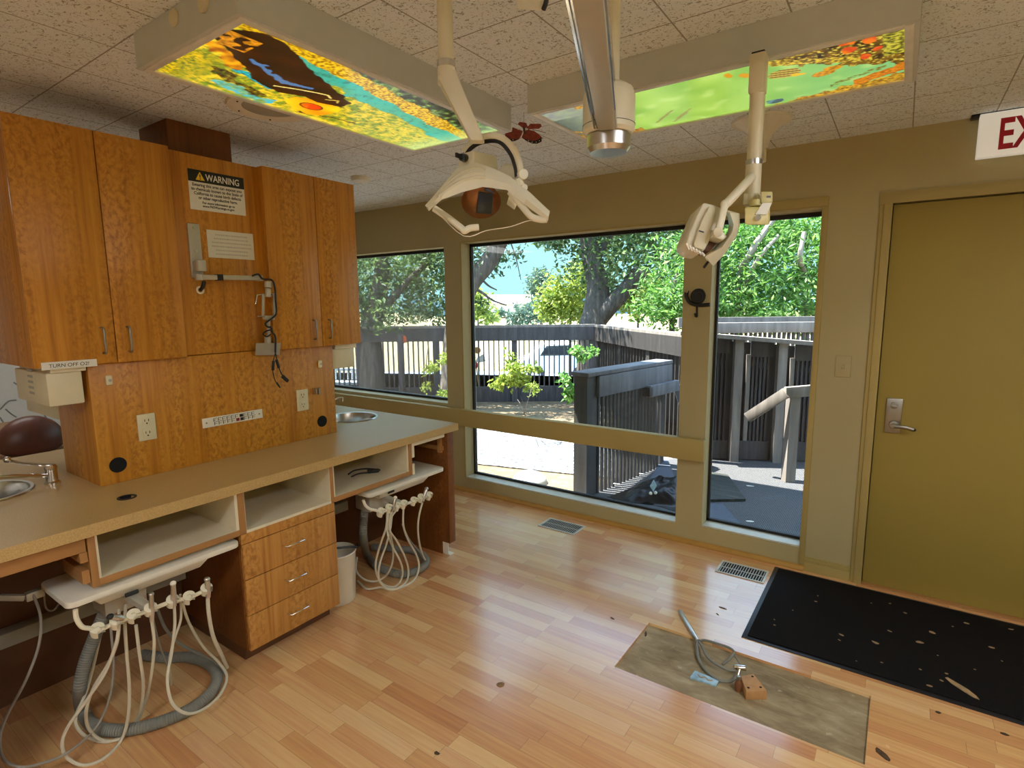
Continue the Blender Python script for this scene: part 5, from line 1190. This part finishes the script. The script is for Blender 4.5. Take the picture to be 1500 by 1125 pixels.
m = MB(); n = 19
for k in range(n):
    c = r0+d*(.10+(L-.16)*k/(n-1))+s*.065
    m.bar(c, c+Vector((0, 0, top-DZ-.10)), .022, .026, up=d)
obj('slats', m, 'stained_timber', rl, 'upright dark slats')
a = r1-d*.42+s*.13+Vector((0, 0, top-.26-DZ)); b = r1+d*.14+s*.13+Vector((0, 0, top-.26-DZ))
obj('handrail', MB().bar(a, b, .05, .11, bev=.004).bar(b, b+Vector((.16, .10, -.55)), .03, .09, bev=.003), 'rail_timber', rl)
obj('handrail_bracket', MB().bar(a-s*.05, a+s*.03, .06, .09, bev=.003), 'stained_timber', rl)

# back fence: long run and return
def fence(p0, p1, ztop, label, boards, n_posts, mat_, solid=False, gap=.092):
    d = p1-p0; L = d.length; d.normalize(); s = Vector((d.y, -d.x, 0))
    t = thing('yard_fence', label, 'fence', p0)
    for k in range(n_posts):
        c = p0+d*(L*k/(n_posts-1))-s*.0
        obj('post', MB().bar(c, c+Vector((0, 0, ztop-p0.z-.04)), .10, .10, up=d), mat_, t)
    H = ztop-p0.z
    obj('cap', MB().bar(p0+Vector((0, 0, H-.02))-d*.05, p1+Vector((0, 0, H-.02))+d*.05, .16, .04), 'pale_timber', t)
    obj('top_board', MB().bar(p0+s*.06+Vector((0, 0, H-.16)), p1+s*.06+Vector((0, 0, H-.16)), .04, .24), mat_, t)
    obj('kick_board', MB().bar(p0-s*.03+Vector((0, 0, .14)), p1-s*.03+Vector((0, 0, .14)), .03, .30), mat_, t)
    m = MB(); n = int(L/gap)
    for k in range(n):
        c = p0+d*(L*(k+.5)/n)-s*.02; m.bar(c+Vector((0, 0, .02)), c+Vector((0, 0, H-.06)), gap*(.98 if solid else .54), .02, up=d)
    obj('pickets', m, mat_, t, 'upright pickets')
    return t
ftop = 1.17
c0 = onZ(868, 475, ftop); c0.z = GZ
pL = c0-E1*10.0
fence(pL, c0, ftop, 'long weathered picket fence across the back of the yard', 0, 8, 'old_timber')
c1 = onZ(1010, 489, ftop); c1.z = GZ
fence(c0+Vector((.22, -.16, 0)), c1, ftop, 'solid board fence returning from the corner toward the deck', 0, 4, 'dark_timber', True, .11)
# deck wall of studs with dark slatted bays, and its handrail
w0, w1 = Vector((-1.80, 5.80, DZ)), Vector((.25, 6.86, DZ)); d = (w1-w0); L = d.length; d.normalize(); s = Vector((d.y, -d.x, 0))
za, zb = onX(1048, 491, -1.5).z, 0
def wz(f): return 1.235-.20*f
dw = thing('deck_wall', 'pale timber deck wall of studs and dark slatted bays outside the right-hand window', 'deck wall', w0)
obj('backing', MB().hexa([w0-s*.10, w1-s*.10, w1-s*.13, w0-s*.13, w0-s*.10+Vector((0, 0, wz(0)-DZ-.05)), w1-s*.10+Vector((0, 0, wz(1)-DZ-.05)), w1-s*.13+Vector((0, 0, wz(1)-DZ-.05)), w0-s*.13+Vector((0, 0, wz(0)-DZ-.05))]), 'stained_timber', dw, 'dark backing boards')
obj('cap', MB().bar(w0+Vector((0, 0, wz(0)-DZ))-d*.1, w1+Vector((0, 0, wz(1)-DZ)), .16, .04), 'pale_timber', dw)
for f in (.02, .215, .40, .60, .80, .97):
    c = w0+d*(L*f); obj('stud', MB().bar(c, c+Vector((0, 0, wz(f)-DZ-.025)), .085, .085, up=d), 'pale_timber', dw)
for f0, f1 in ((.05, .19), (.245, .37), (.43, .57), (.63, .77), (.83, .94)):
    m = MB(); a = w0+d*(L*f0)-s*.06; b = w0+d*(L*f1)-s*.06
    h = wz(f0)-DZ-.2
    for k in range(5):
        c = a.lerp(b, .35+.13*k); m.bar(c+Vector((0, 0, .12)), c+Vector((0, 0, h)), .025, .02, up=d)
    obj('bay_slats', m, 'old_timber', dw)
    c = a.lerp(b, .18); obj('bay_batten', MB().bar(c+Vector((0, 0, .10)), c+Vector((0, 0, h+.02)), .03, .04, up=d), 'pale_timber', dw)
    obj('bay_header', MB().bar(a.lerp(b, .25)+Vector((0, 0, h+.08)), b+Vector((0, 0, h+.08)), .04, .17), 'old_timber', dw)
    obj('bay_sill', MB().bar(a+Vector((0, 0, .11)), b+Vector((0, 0, .11)), .04, .20), 'old_timber', dw)
D_ = 5.1
hr = thing('handrail', 'sloping pale timber handrail in front of the deck wall', 'handrail', at(1150, 650, D_))
A, B, C = at(1095, 612, D_+.25), at(1152, 575, D_-.05), at(1188, 572, D_-.05)
obj('rail', MB().bar(A, B, .045, .095, up=(0, 0, 1), bev=.003), 'pale_timber', hr)
obj('landing_rail', MB().bar(B-(C-B)*.05, C+(C-B)*1.2, .045, .10, up=(0, 0, 1), bev=.003), 'pale_timber', hr)
pb = B+(C-B)*.25; obj('post', MB().bar(Vector((pb.x, pb.y+.06, DZ)), Vector((pb.x, pb.y+.06, pb.z+.03)), .09, .09, up=E1), 'pale_timber', hr)
# far railing beyond the deck wall
f0, f1 = at(1030, 489, 7.6), at(1260, 489, 7.6); f0.z = f1.z = 1.20
t = thing('far_railing', 'pale railing with rows of short pickets beyond the deck wall', 'railing', Vector((f0.x, f0.y, GZ)))
obj('rail', MB().bar(f0-E1*.2, f1, .10, .14, bev=.004), 'pale_timber', t)
obj('upper_rail', MB().bar(f0+N1*.5+Vector((0, 0, .06))-E1*.2, f1+N1*.5+Vector((0, 0, .06)), .08, .14), 'pale_timber', t)
m = MB()
for k in range(34):
    c = f0.lerp(f1, k/33); m.bar(c+Vector((0, 0, -.06)), Vector((c.x, c.y, GZ)), .035, .03, up=E1)
obj('pickets', m, 'old_timber', t)

# things lying on the deck
def DK(px, py, z=DZ): return onZ(px, py, z)
obj('slate_board', MB().prism([DK(1026, 735, DZ+.003), DK(1092, 734, DZ+.003), DK(1066, 698, DZ+.003), DK(1028, 692, DZ+.003)], (0, 0, .02)), 'slate_board', None, 'dark streaked board lying on the deck by the right-hand window', 'board', sm=False)
obj('deck_mat', MB().prism([DK(1016, 785, DZ+.002), DK(1092, 777, DZ+.002), DK(1058, 739, DZ+.002), DK(1018, 739, DZ+.002)], (0, 0, .008)), 'blue_grey_mat', None, 'blue grey mat on the deck below the streaked board', 'mat', sm=False)
obj('deck_board', MB().prism([DK(950, 710, DZ+.002), DK(990, 710, DZ+.002), DK(982, 688, DZ+.002), DK(962, 688, DZ+.002)], (0, 0, .03)).prism([DK(963, 687, DZ+.002), DK(982, 687, DZ+.002), DK(978, 677, DZ+.002), DK(967, 677, DZ+.002)], (0, 0, .03)), 'blue_grey_mat', None, 'two grey boards laid end to end on the deck beside the slatted railing', 'boards', sm=False)
b = bmesh.new(); bmesh.ops.create_grid(b, x_segments=60, y_segments=40, size=1)
pa, pb_, pc = DK(892, 728), DK(1000, 752), DK(940, 702)
ex, ey = (pb_-pa)/2, (pc-pa)/2+Vector((.05, .1, 0)); o0 = pa+ex+ey
for v in b.verts:
    u, w = v.co.x, v.co.y; r = math.sqrt(u*u+w*w)
    h = max(0, 1-r**2.4)*(.10+.05*MN.noise((u*2.2, w*2.2, 3)))+abs(MN.noise((u*4+w*2, w*7, 1)))*.06*max(0, 1.15-r)
    sh = 1+.14*MN.noise((math.atan2(w, u)*1.2, 5, 2))
    p = o0+ex*u*sh+ey*w*sh; v.co = Vector((p.x, p.y, DZ+.003+max(0, h)))
q = MB(); q.bm.free(); q.bm = b
bmesh.ops.solidify(b, geom=b.faces[:], thickness=.0015)
obj('plastic_bag', q, 'plastic_bag', None, 'crumpled black plastic bag lying on the deck outside the middle window', 'plastic bag', ang=60)
c = at(957, 712, 4.55)
m = MB().prism([c+RIGHT*x+UP*y for x, y in ((-.028, 0), (0, -.045), (.030, .005), (.004, .055))], FWD*.004)
t = obj('tag_toy', m, 'tag_blue', None, 'small bright blue diamond-shaped trinket on the black plastic bag', 'trinket')
obj('trinket_feet', MB().sphere(c+RIGHT*-.022+UP*-.06, .014, n=10).sphere(c+RIGHT*.018+UP*-.055, .014, n=10), 'paper', t, 'pale round feet')
for px, py, lb in ((935, 693, 'white scrap on the boards by the slatted railing, left one'), (941, 699, 'white scrap on the boards by the slatted railing, right one'), (903, 714, 'white scrap at the top left edge of the plastic bag'), (1098, 712, 'pale scrap on the deck right of the streaked board'), (1099, 764, 'pale scrap on the deck near the right-hand window sill')):
    chip(DK(px, py), .035, .012, .3, DZ+.034 if px < 950 else DZ+.001, 'paper', lb, None, 'paper_scrap', 'scrap')
obj('boulder', MB().sphere(OG(776, 706)+Vector((0, 0, .0)), .16, (1.2, 1, .75), n=20), 'stone', None, 'grey rounded boulder in the mulch outside the middle window', 'boulder')

# yard ornaments
sk = OG(704, 588)
t = thing('garden_stake', 'bird shaped garden stake with orange body and white wings in the yard', 'garden stake', sk)
dd = (sk-CAM).dot(FWD); tp = at(697, 530, dd)
obj('stake', MB().cyl(sk, tp, .011, n=10), 'pine_block', t)
obj('bird_body', MB().sphere(at(699, 513, dd), .075, (1, .8, .85), n=16), 'ornament_orange', t)
obj('wing', MB().prism([at(x, y, dd-.02) for x, y in ((696, 530), (699, 524), (709, 518), (711, 529), (703, 531))], FWD*.03), 'paper', t, 'white wing')
obj('tail', MB().sphere(at(697.5, 535, dd), .05, (.7, .7, 1.3), n=12), 'sign_red', t, 'red tail')
bq = OG(512, 586)
t = thing('garden_bench', 'pale blue slatted garden bench at the left of the yard', 'bench', bq)
bd = (bq-CAM).dot(FWD)
def BX(px, py, w=0): return at(px, py, bd+w)
obj('seat', MB().bar(BX(478, 560), BX(532, 561), .30, .05, up=(0, 0, 1)), 'bench_blue', t)
for k in range(9): obj('back_slat', MB().bar(BX(480+k*6, 556, .15), BX(480+k*6, 541, .18), .05, .02, up=E1), 'bench_blue', t)
obj('top_rail', MB().bar(BX(478, 541, .18), BX(536, 542, .18), .04, .05), 'bench_blue', t)
for px, w in ((482, 0), (531, -.1), (537, .15)): obj('leg', MB().bar(BX(px, 577, w), BX(px, 556, w), .045, .045, up=E1), 'bench_blue', t)
rf = c0-E1*4.55
t = thing('reflector_post', 'dark post topped by a round orange reflector before the fence', 'reflector post', rf)
d_ = (Vector((rf.x, rf.y, .4))-N1*.35-CAM).dot(FWD)
a = at(589, 578, d_); b = at(589, 490, d_)
obj('post', MB().cyl(Vector((a.x, a.y, GZ)), Vector((a.x, a.y, b.z)), .055, n=14), 'old_timber', t)
cc = at(589, 497, d_-.07)
obj('reflector', MB().cyl(cc, cc+FWD*.02, .075, n=28), 'reflector_orange', t, 'round orange reflector')
cd_ = at(878.5, 392, 8.5); ce = at(878.5, 492, 8.5)
# parked car and street behind the fence
sv = c0+N1*2.2
sb = at(700, 520, 22); sb.z = FZ
struct('street', MB().prism([sb-E1*30+N1*-6+Vector((0, 0, .005)), sb+E1*30+N1*-6+Vector((0, 0, .005)), sb+E1*30+N1*3+Vector((0, 0, .005)), sb-E1*30+N1*3+Vector((0, 0, .005))], (0, 0, .01)), 'asphalt', sm=False)
def car(base, ln, hgt, label, body, ck):
    t = thing('parked_car', label, 'car', base)
    U = E1; W = N1
    def P(a, h, w): return base+U*a+W*w+Vector((0, 0, h))
    prof = [(0, .35), (.05, .80), (.6, .92), (1.1, 1.42), (ln-1.2, 1.45), (ln-.25, 1.0), (ln, .85), (ln, .35)]
    prof = [(a, h*hgt/1.45) for a, h in prof]
    obj('body', MB().prism([P(a, h, 0) for a, h in prof], W*1.7, .04), body, t)
    gl = [(1.0, 1.0), (1.25, 1.36), (ln-1.3, 1.38), (ln-.75, 1.02)]
    obj('side_window', MB().prism([P(a, h*hgt/1.45, -.012) for a, h in gl], W*.03, .005), 'car_glass', t)
    for a in (.85, ln-.85):
        wv = obj('wheel', MB().cyl(P(a, .32, -.02), P(a, .32, .2), .32, n=24), 'dark_rubber', t)
        obj('hubcap', MB().cyl(P(a, .32, -.03), P(a, .32, -.01), .18, n=20), 'steel', wv)
    obj('tail_light', MB().hexa([P(-.01, .70, -.02), P(.16, .70, -.02), P(.16, .70, .2), P(-.01, .70, .2), P(.02, .95, -.02), P(.16, .95, -.02), P(.16, .95, .2), P(.02, .95, .2)]), 'tail_red', t, 'red tail light')
    obj('tail_light', MB().hexa([P(ln-.16, .70, -.02), P(ln+.01, .70, -.02), P(ln+.01, .70, .2), P(ln-.16, .70, .2), P(ln-.16, .88, -.02), P(ln+.005, .88, -.02), P(ln+.005, .88, .2), P(ln-.16, .88, .2)]), 'tail_red', t, 'red tail light')
    return t
cb_ = at(752, 530, 21); car(Vector((cb_.x, cb_.y, FZ+.016)), 3.4, 1.5, 'white parked car seen through the back fence', 'car_white', 0)

# ------------------------------------------------------------------ plants
def foliage(clumps, n, size, seed, asp=2.2):
    r = random.Random(seed); b = bmesh.new(); tot = sum(c[1][0]*c[1][1]*c[1][2] for c in clumps)
    for (c, rad) in clumps:
        k = max(10, int(n*rad[0]*rad[1]*rad[2]/tot))
        subs = []
        for _ in range(max(4, k//40)):
            while True:
                p = Vector((r.uniform(-1, 1), r.uniform(-1, 1), r.uniform(-1, 1)))
                if .1 < p.length < 1: break
            p = p*(p.length**-.35 if p.length > .3 else 1); subs.append(Vector((p.x*rad[0], p.y*rad[1], p.z*rad[2]))*.92)
        for _ in range(k):
            s_ = subs[r.randrange(len(subs))]; sp_ = min(rad)*.32
            p = Vector(c)+s_+Vector((r.gauss(0, sp_), r.gauss(0, sp_), r.gauss(0, sp_*.8)))
            d = Vector((r.gauss(0, 1), r.gauss(0, 1), r.gauss(-.2, .8))).normalized(); e = d.cross(Vector((r.gauss(0, 1), r.gauss(0, 1), r.gauss(0, 1)))).normalized()
            l = size*(.6+.8*r.random()); w = l/asp; f = d.cross(e)*w*.25
            q = [b.verts.new(p), b.verts.new(p+d*l*.45+e*w*.5+f), b.verts.new(p+d*l), b.verts.new(p+d*l*.45-e*w*.5+f)]
            b.faces.new((q[0], q[1], q[2])); b.faces.new((q[0], q[2], q[3]))
    m = MB(); m.bm.free(); m.bm = b
    return m
def plant(name, label, cat, base, clumps, n, size, mat_, seed, trunks=(), bark='bark', asp=2.2, group=None):
    t = thing(name, label, cat, base, group)
    obj('foliage', foliage(clumps, n, size, seed, asp), mat_, t, sm=False)
    if trunks:
        m = MB()
        for pts, r0_, r1_ in trunks: m.tube(pts, (lambda u, a=r0_, b=r1_: a+(b-a)*u), n=10, sub=5)
        obj('trunk', m, bark, t)
    return t
def gnd(p, z=FZ): return Vector((p.x, p.y, z))
# oak with the sawn limb, beyond the corner of the fence
d = 12.4
def q(px, py, w=0, dd=None): return at(px, py, (dd or d)+w)
tr = plant('oak_tree', 'oak tree with thick dark trunk and sawn-off limb behind the fence corner', 'tree', gnd(q(872, 560)),
      [(q(900, 385), (1.1, 1.0, .7)), (q(945, 350, 1), (1.1, 1.2, .8)), (q(860, 350, .5), (.8, 1.0, .55)), (q(990, 345, 1), (.9, 1, .8)), (q(920, 320), (1.6, 1.2, .6)), (q(815, 338, .5), (.75, .9, .30)), (q(770, 330, 1), (.6, .7, .28)), (q(890, 425, .3), (.45, .5, .35)), (q(880, 250), (2.6, 1.6, 1.0)), (q(830, 345, .3), (.8, .8, .3)), (q(785, 345, .6), (.7, .7, .28)), (q(945, 400, 1.2), (1.0, .5, .7))], 14000, .13, 'leaf_oak', 21,
      [([gnd(q(868, 560)), q(866, 500), q(872, 460), q(876, 420), q(868, 385), q(862, 345), q(868, 290)], .36, .16), ([q(872, 475), q(893, 450, -.2), q(920, 420, -.3), q(938, 396, -.4)], .20, .17), ([q(868, 390), q(900, 340), q(950, 310)], .10, .05), ([q(866, 360), q(830, 330), q(780, 315)], .07, .03)])
obj('sawn_end', MB().cyl(q(936.5, 398, -.39), q(939.5, 394, -.41), .175, n=20), 'pale_bark', tr, 'pale sawn end')
# leaning tree at the left of the middle window
d = 9.6
plant('leaning_tree', 'dark leaning tree with bare arching branch at the left of the middle window', 'tree', gnd(q(660, 600), GZ),
      [(q(700, 355, .3), (.5, .6, .35)), (q(745, 345, .6), (.42, .5, .28)), (q(665, 350), (.6, .6, .6)), (q(760, 385, .6), (.13, .2, .42)), (q(735, 395, .3), (.18, .2, .25)), (q(705, 440, .3), (.22, .3, .10)), (q(735, 300), (1.4, 1, .5)), (q(715, 375, .5), (.35, .4, .3)), (q(790, 350, .6), (.3, .3, .18))], 4200, .10, 'leaf_dark', 5,
      [([gnd(q(660, 600), GZ), q(664, 520), q(672, 455), q(690, 414), q(712, 388), q(728, 362), q(742, 330), (q(755, 290))], .20, .12), ([q(688, 420), q(705, 428), q(722, 440), q(742, 447)], .03, .012), ([q(700, 403), q(715, 418), q(728, 425)], .025, .01), ([q(742, 340), q(755, 375), q(763, 410)], .015, .006)])
# tree filling the left window
d = 10.3
plant('shade_tree', 'leafy shade tree with dark trunk filling the left-hand window', 'tree', gnd(q(545, 600), GZ),
      [(q(545, 400), (.9, .8, .6)), (q(600, 390, .3), (.9, .8, .55)), (q(640, 420, .3), (.65, .7, .65)), (q(570, 455, -.2), (.75, .6, .40)), (q(625, 465), (.6, .6, .34)), (q(530, 450), (.5, .5, .5)), (q(590, 350), (1.4, .9, .5)), (q(500, 380), (.8, .8, .6)), (q(590, 420, .9), (1.3, .5, .7))], 8000, .10, 'leaf_oak', 8,
      [([gnd(q(545, 600), GZ), q(545, 560), q(542, 500), q(548, 460), q(558, 415), q(560, 370)], .27, .12), ([q(546, 470), q(590, 420), q(630, 380)], .09, .04), ([q(545, 480), q(525, 430), q(515, 390)], .08, .04)])
for k, (px, h) in enumerate(((655, 0), (640, 0))): pass
# laurel hedge outside the right-hand window: separate shrubs
d = 10.6
plant('laurel_shrub', 'bright green tall laurel shrub filling the left half of the right-hand window', 'shrub', gnd(q(1075, 500)),
      [(q(1075, 430), (.85, .7, .75)), (q(1060, 370, .4), (.8, .8, .75)), (q(1105, 400, -.1), (.7, .6, .8)), (q(1085, 465, -.3), (.9, .5, .35)), (q(1090, 330, .5), (.9, .8, .6))], 7000, .14, 'leaf_laurel', 14, [([gnd(q(1075, 500)), q(1080, 430), q(1100, 370, -.5), q(1135, 318, -.5)], .07, .05), ([q(1085, 430), q(1110, 380, -.6), q(1140, 345, -.6)], .04, .03)], 'pale_bark', 3.2, 'green shrubs along the fence')
plant('laurel_shrub', 'bright green tall laurel shrub filling the right half of the right-hand window', 'shrub', gnd(q(1185, 500)),
      [(q(1185, 440), (.9, .7, .7)), (q(1160, 380, .2), (.8, .7, .8)), (q(1210, 370), (.8, .7, .9)), (q(1170, 325, .5), (1.0, .8, .6)), (q(1150, 455, -.1), (.6, .5, .40)), (q(1230, 450), (.8, .7, .7))], 7000, .14, 'leaf_laurel', 15, [([gnd(q(1185, 500)), q(1180, 430), q(1172, 380, -.6), q(1178, 340, -.6)], .06, .04)], 'pale_bark', 3.2, 'green shrubs along the fence')
d = 10.2
plant('laurel_shrub', 'green laurel shrub at the right edge of the middle window, behind the board fence', 'shrub', gnd(q(985, 500), GZ-.14),
      [(q(985, 440), (.62, .6, .5)), (q(1000, 390, .2), (.6, .6, .6)), (q(960, 460, .1), (.45, .5, .25)), (q(1020, 450), (.5, .6, .5))], 3600, .13, 'leaf_laurel', 16, [([gnd(q(985, 500)), q(985, 450), q(992, 400)], .06, .03)], 'bark', 3.2, 'green shrubs along the fence')
d = 14.5
plant('yellow_bush', 'yellow green bush behind the fence, left of the oak trunk', 'bush', gnd(q(835, 520)),
      [(q(835, 440), (.7, .6, .60)), (q(850, 405, .2), (.45, .5, .45)), (q(815, 455), (.4, .5, .35))], 2600, .15, 'leaf_yellow', 31, [([gnd(q(835, 520)), q(836, 440)], .05, .02)], group='bushes behind the fence')
plant('yellow_bush', 'yellow green bush behind the fence, right of the oak limb', 'bush', gnd(q(935, 520)),
      [(q(930, 440), (.6, .6, .35)), (q(945, 420, .2), (.5, .5, .3))], 1700, .15, 'leaf_yellow', 32, [([gnd(q(935, 520)), q(935, 440)], .05, .02)], group='bushes behind the fence')
d = 18
plant('yellow_bush', 'small yellow green bush behind the fence at the left edge of the middle window', 'bush', gnd(q(700, 490)), [(q(697, 450), (.45, .5, .45)), (q(712, 462), (.35, .5, .25))], 900, .17, 'leaf_yellow', 33, [([gnd(q(700, 490)), q(700, 455)], .04, .02)], group='bushes behind the fence')
d = 26
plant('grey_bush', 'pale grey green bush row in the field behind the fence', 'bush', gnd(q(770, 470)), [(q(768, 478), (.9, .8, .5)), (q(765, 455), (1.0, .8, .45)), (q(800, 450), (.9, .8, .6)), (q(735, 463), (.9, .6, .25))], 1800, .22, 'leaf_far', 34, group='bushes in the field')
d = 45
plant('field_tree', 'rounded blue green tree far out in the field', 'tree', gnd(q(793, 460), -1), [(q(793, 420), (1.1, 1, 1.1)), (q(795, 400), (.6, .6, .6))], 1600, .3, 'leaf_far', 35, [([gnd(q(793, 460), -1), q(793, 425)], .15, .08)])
# rose bushes in the yard, before the fence
d = 9.0
plant('rose_bush', 'yellow green rose bush in the yard before the fence, left of the slatted railing', 'bush', gnd(OG(752, 575), GZ),
      [(q(752, 545), (.28, .3, .16)), (q(742, 560), (.20, .25, .16)), (q(778, 562), (.16, .2, .12)), (q(785, 538), (.12, .2, .07)), (q(748, 522), (.12, .15, .10))], 800, .075, 'leaf_yellow', 41, [([gnd(OG(752, 575), GZ), q(750, 545)], .012, .006), ([gnd(OG(752, 575), GZ), q(778, 550)], .010, .005)], asp=1.5, group='rose bushes in the yard')
d = 8.2
plant('rose_bush', 'tall thin leafy bush in the yard just behind the slatted railing', 'bush', gnd(OG(846, 590), GZ),
      [(q(850, 515), (.24, .2, .12)), (q(838, 560), (.14, .2, .25)), (q(828, 548), (.15, .2, .10))], 500, .075, 'leaf_laurel', 42, [([gnd(OG(846, 590), GZ), q(850, 515)], .014, .006)], asp=1.5, group='rose bushes in the yard')
d = 7.2
plant('twig_shrub', 'bare twiggy shrub in the yard before the rose bush', 'shrub', gnd(OG(768, 606), GZ), [(q(782, 570), (.1, .1, .08))], 40, .05, 'leaf_yellow', 43, [([gnd(OG(768, 606), GZ), q(772, 592), q(780, 565)], .008, .003), ([gnd(OG(768, 606), GZ), q(764, 595), q(758, 585)], .007, .003), ([q(770, 598), q(762, 580)], .005, .002)], 'bark')
d = 9.0
plant('vine', 'thin leafy vine climbing in the yard before the left-hand window', 'vine', gnd(OG(625, 580), GZ), [(q(634, 555), (.16, .15, .25)), (q(648, 525), (.2, .15, .2)), (q(645, 575), (.2, .15, .10))], 420, .07, 'leaf_yellow', 44, [([gnd(OG(625, 580), GZ), q(624, 540), q(628, 500)], .010, .005)], group=None)

# far background
fb = at(740, 455, 120)
t = thing('far_building', 'long pale building far across the field', 'building', Vector((fb.x, fb.y, -.6)))
B0, B1 = at(706, 450, 120), at(782, 450, 120)
def FB(p, h, w=0): return Vector((p.x, p.y, h))+N1*w
obj('wall', MB().hexa([FB(B0, -1), FB(B1, -1), FB(B1, -1, 10), FB(B0, -1, 10), FB(B0, 1.6), FB(B1, 1.6), FB(B1, 1.6, 10), FB(B0, 1.6, 10)]), 'far_wall', t)
obj('roof', MB().hexa([FB(B0, 1.6, -.5), FB(B1, 1.6, -.5), FB(B1, 1.6, 10.5), FB(B0, 1.6, 10.5), FB(B0, 3.6, 4), FB(B1, 3.6, 4), FB(B1, 3.6, 6), FB(B0, 3.6, 6)]), 'far_roof', t)
h0, h1 = at(600, 440, 155), at(960, 440, 155)
m = MB(); rows = [[], []]
for k in range(60):
    p = h0.lerp(h1, k/59); z = 3.2+1.6*abs(MN.noise((k*.37, 2, 1)))+.8*MN.noise((k*1.9, 5, 1))
    rows[0].append(Vector((p.x, p.y, -2))); rows[1].append(Vector((p.x, p.y, max(2.2, z))))
m.rails(rows, 6)
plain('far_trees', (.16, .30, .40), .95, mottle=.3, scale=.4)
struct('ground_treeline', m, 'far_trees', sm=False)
# ------------------------------------------------------------------ light
sun = bpy.data.lights.new('sun', 'SUN'); sun.energy = 9.5; sun.angle = radians(.6); sun.color = (1, .95, .86)
so = bpy.data.objects.new('sun', sun); COL.objects.link(so)
sd_ = Vector((-.45, -.10, 1.0)).normalized()          # towards the sun
so.rotation_euler = (-sd_).to_track_quat('-Z', 'Y').to_euler(); so.location = (0, 0, 20)
w = bpy.data.worlds.new('sky'); SC.world = w; w.use_nodes = True
nt = w.node_tree; bg = nt.nodes['Background']
tc = nt.nodes.new('ShaderNodeTexCoord'); sx = nt.nodes.new('ShaderNodeSeparateXYZ'); nt.links.new(tc.outputs['Generated'], sx.inputs[0])
cr = nt.nodes.new('ShaderNodeValToRGB'); nt.links.new(sx.outputs[2], cr.inputs[0])
cr.color_ramp.elements[0].position = .18; cr.color_ramp.elements[0].color = (.115, .222, .25, 1)
cr.color_ramp.elements[1].position = .55; cr.color_ramp.elements[1].color = (.42, .62, .90, 1)
nt.links.new(cr.outputs[0], bg.inputs[0]); bg.inputs[1].default_value = 1.7
vs = SC.view_settings; SC.display_settings.display_device = 'sRGB'
vs.view_transform = 'Standard'; vs.look = 'None'; vs.gamma = 1; vs.exposure = 1.68; vs.use_curve_mapping = False
SC.cycles.use_denoising = True
SC.cycles.max_bounces = 8; SC.cycles.diffuse_bounces = 5; SC.cycles.transparent_max_bounces = 12
SC.cycles.sample_clamp_indirect = 6
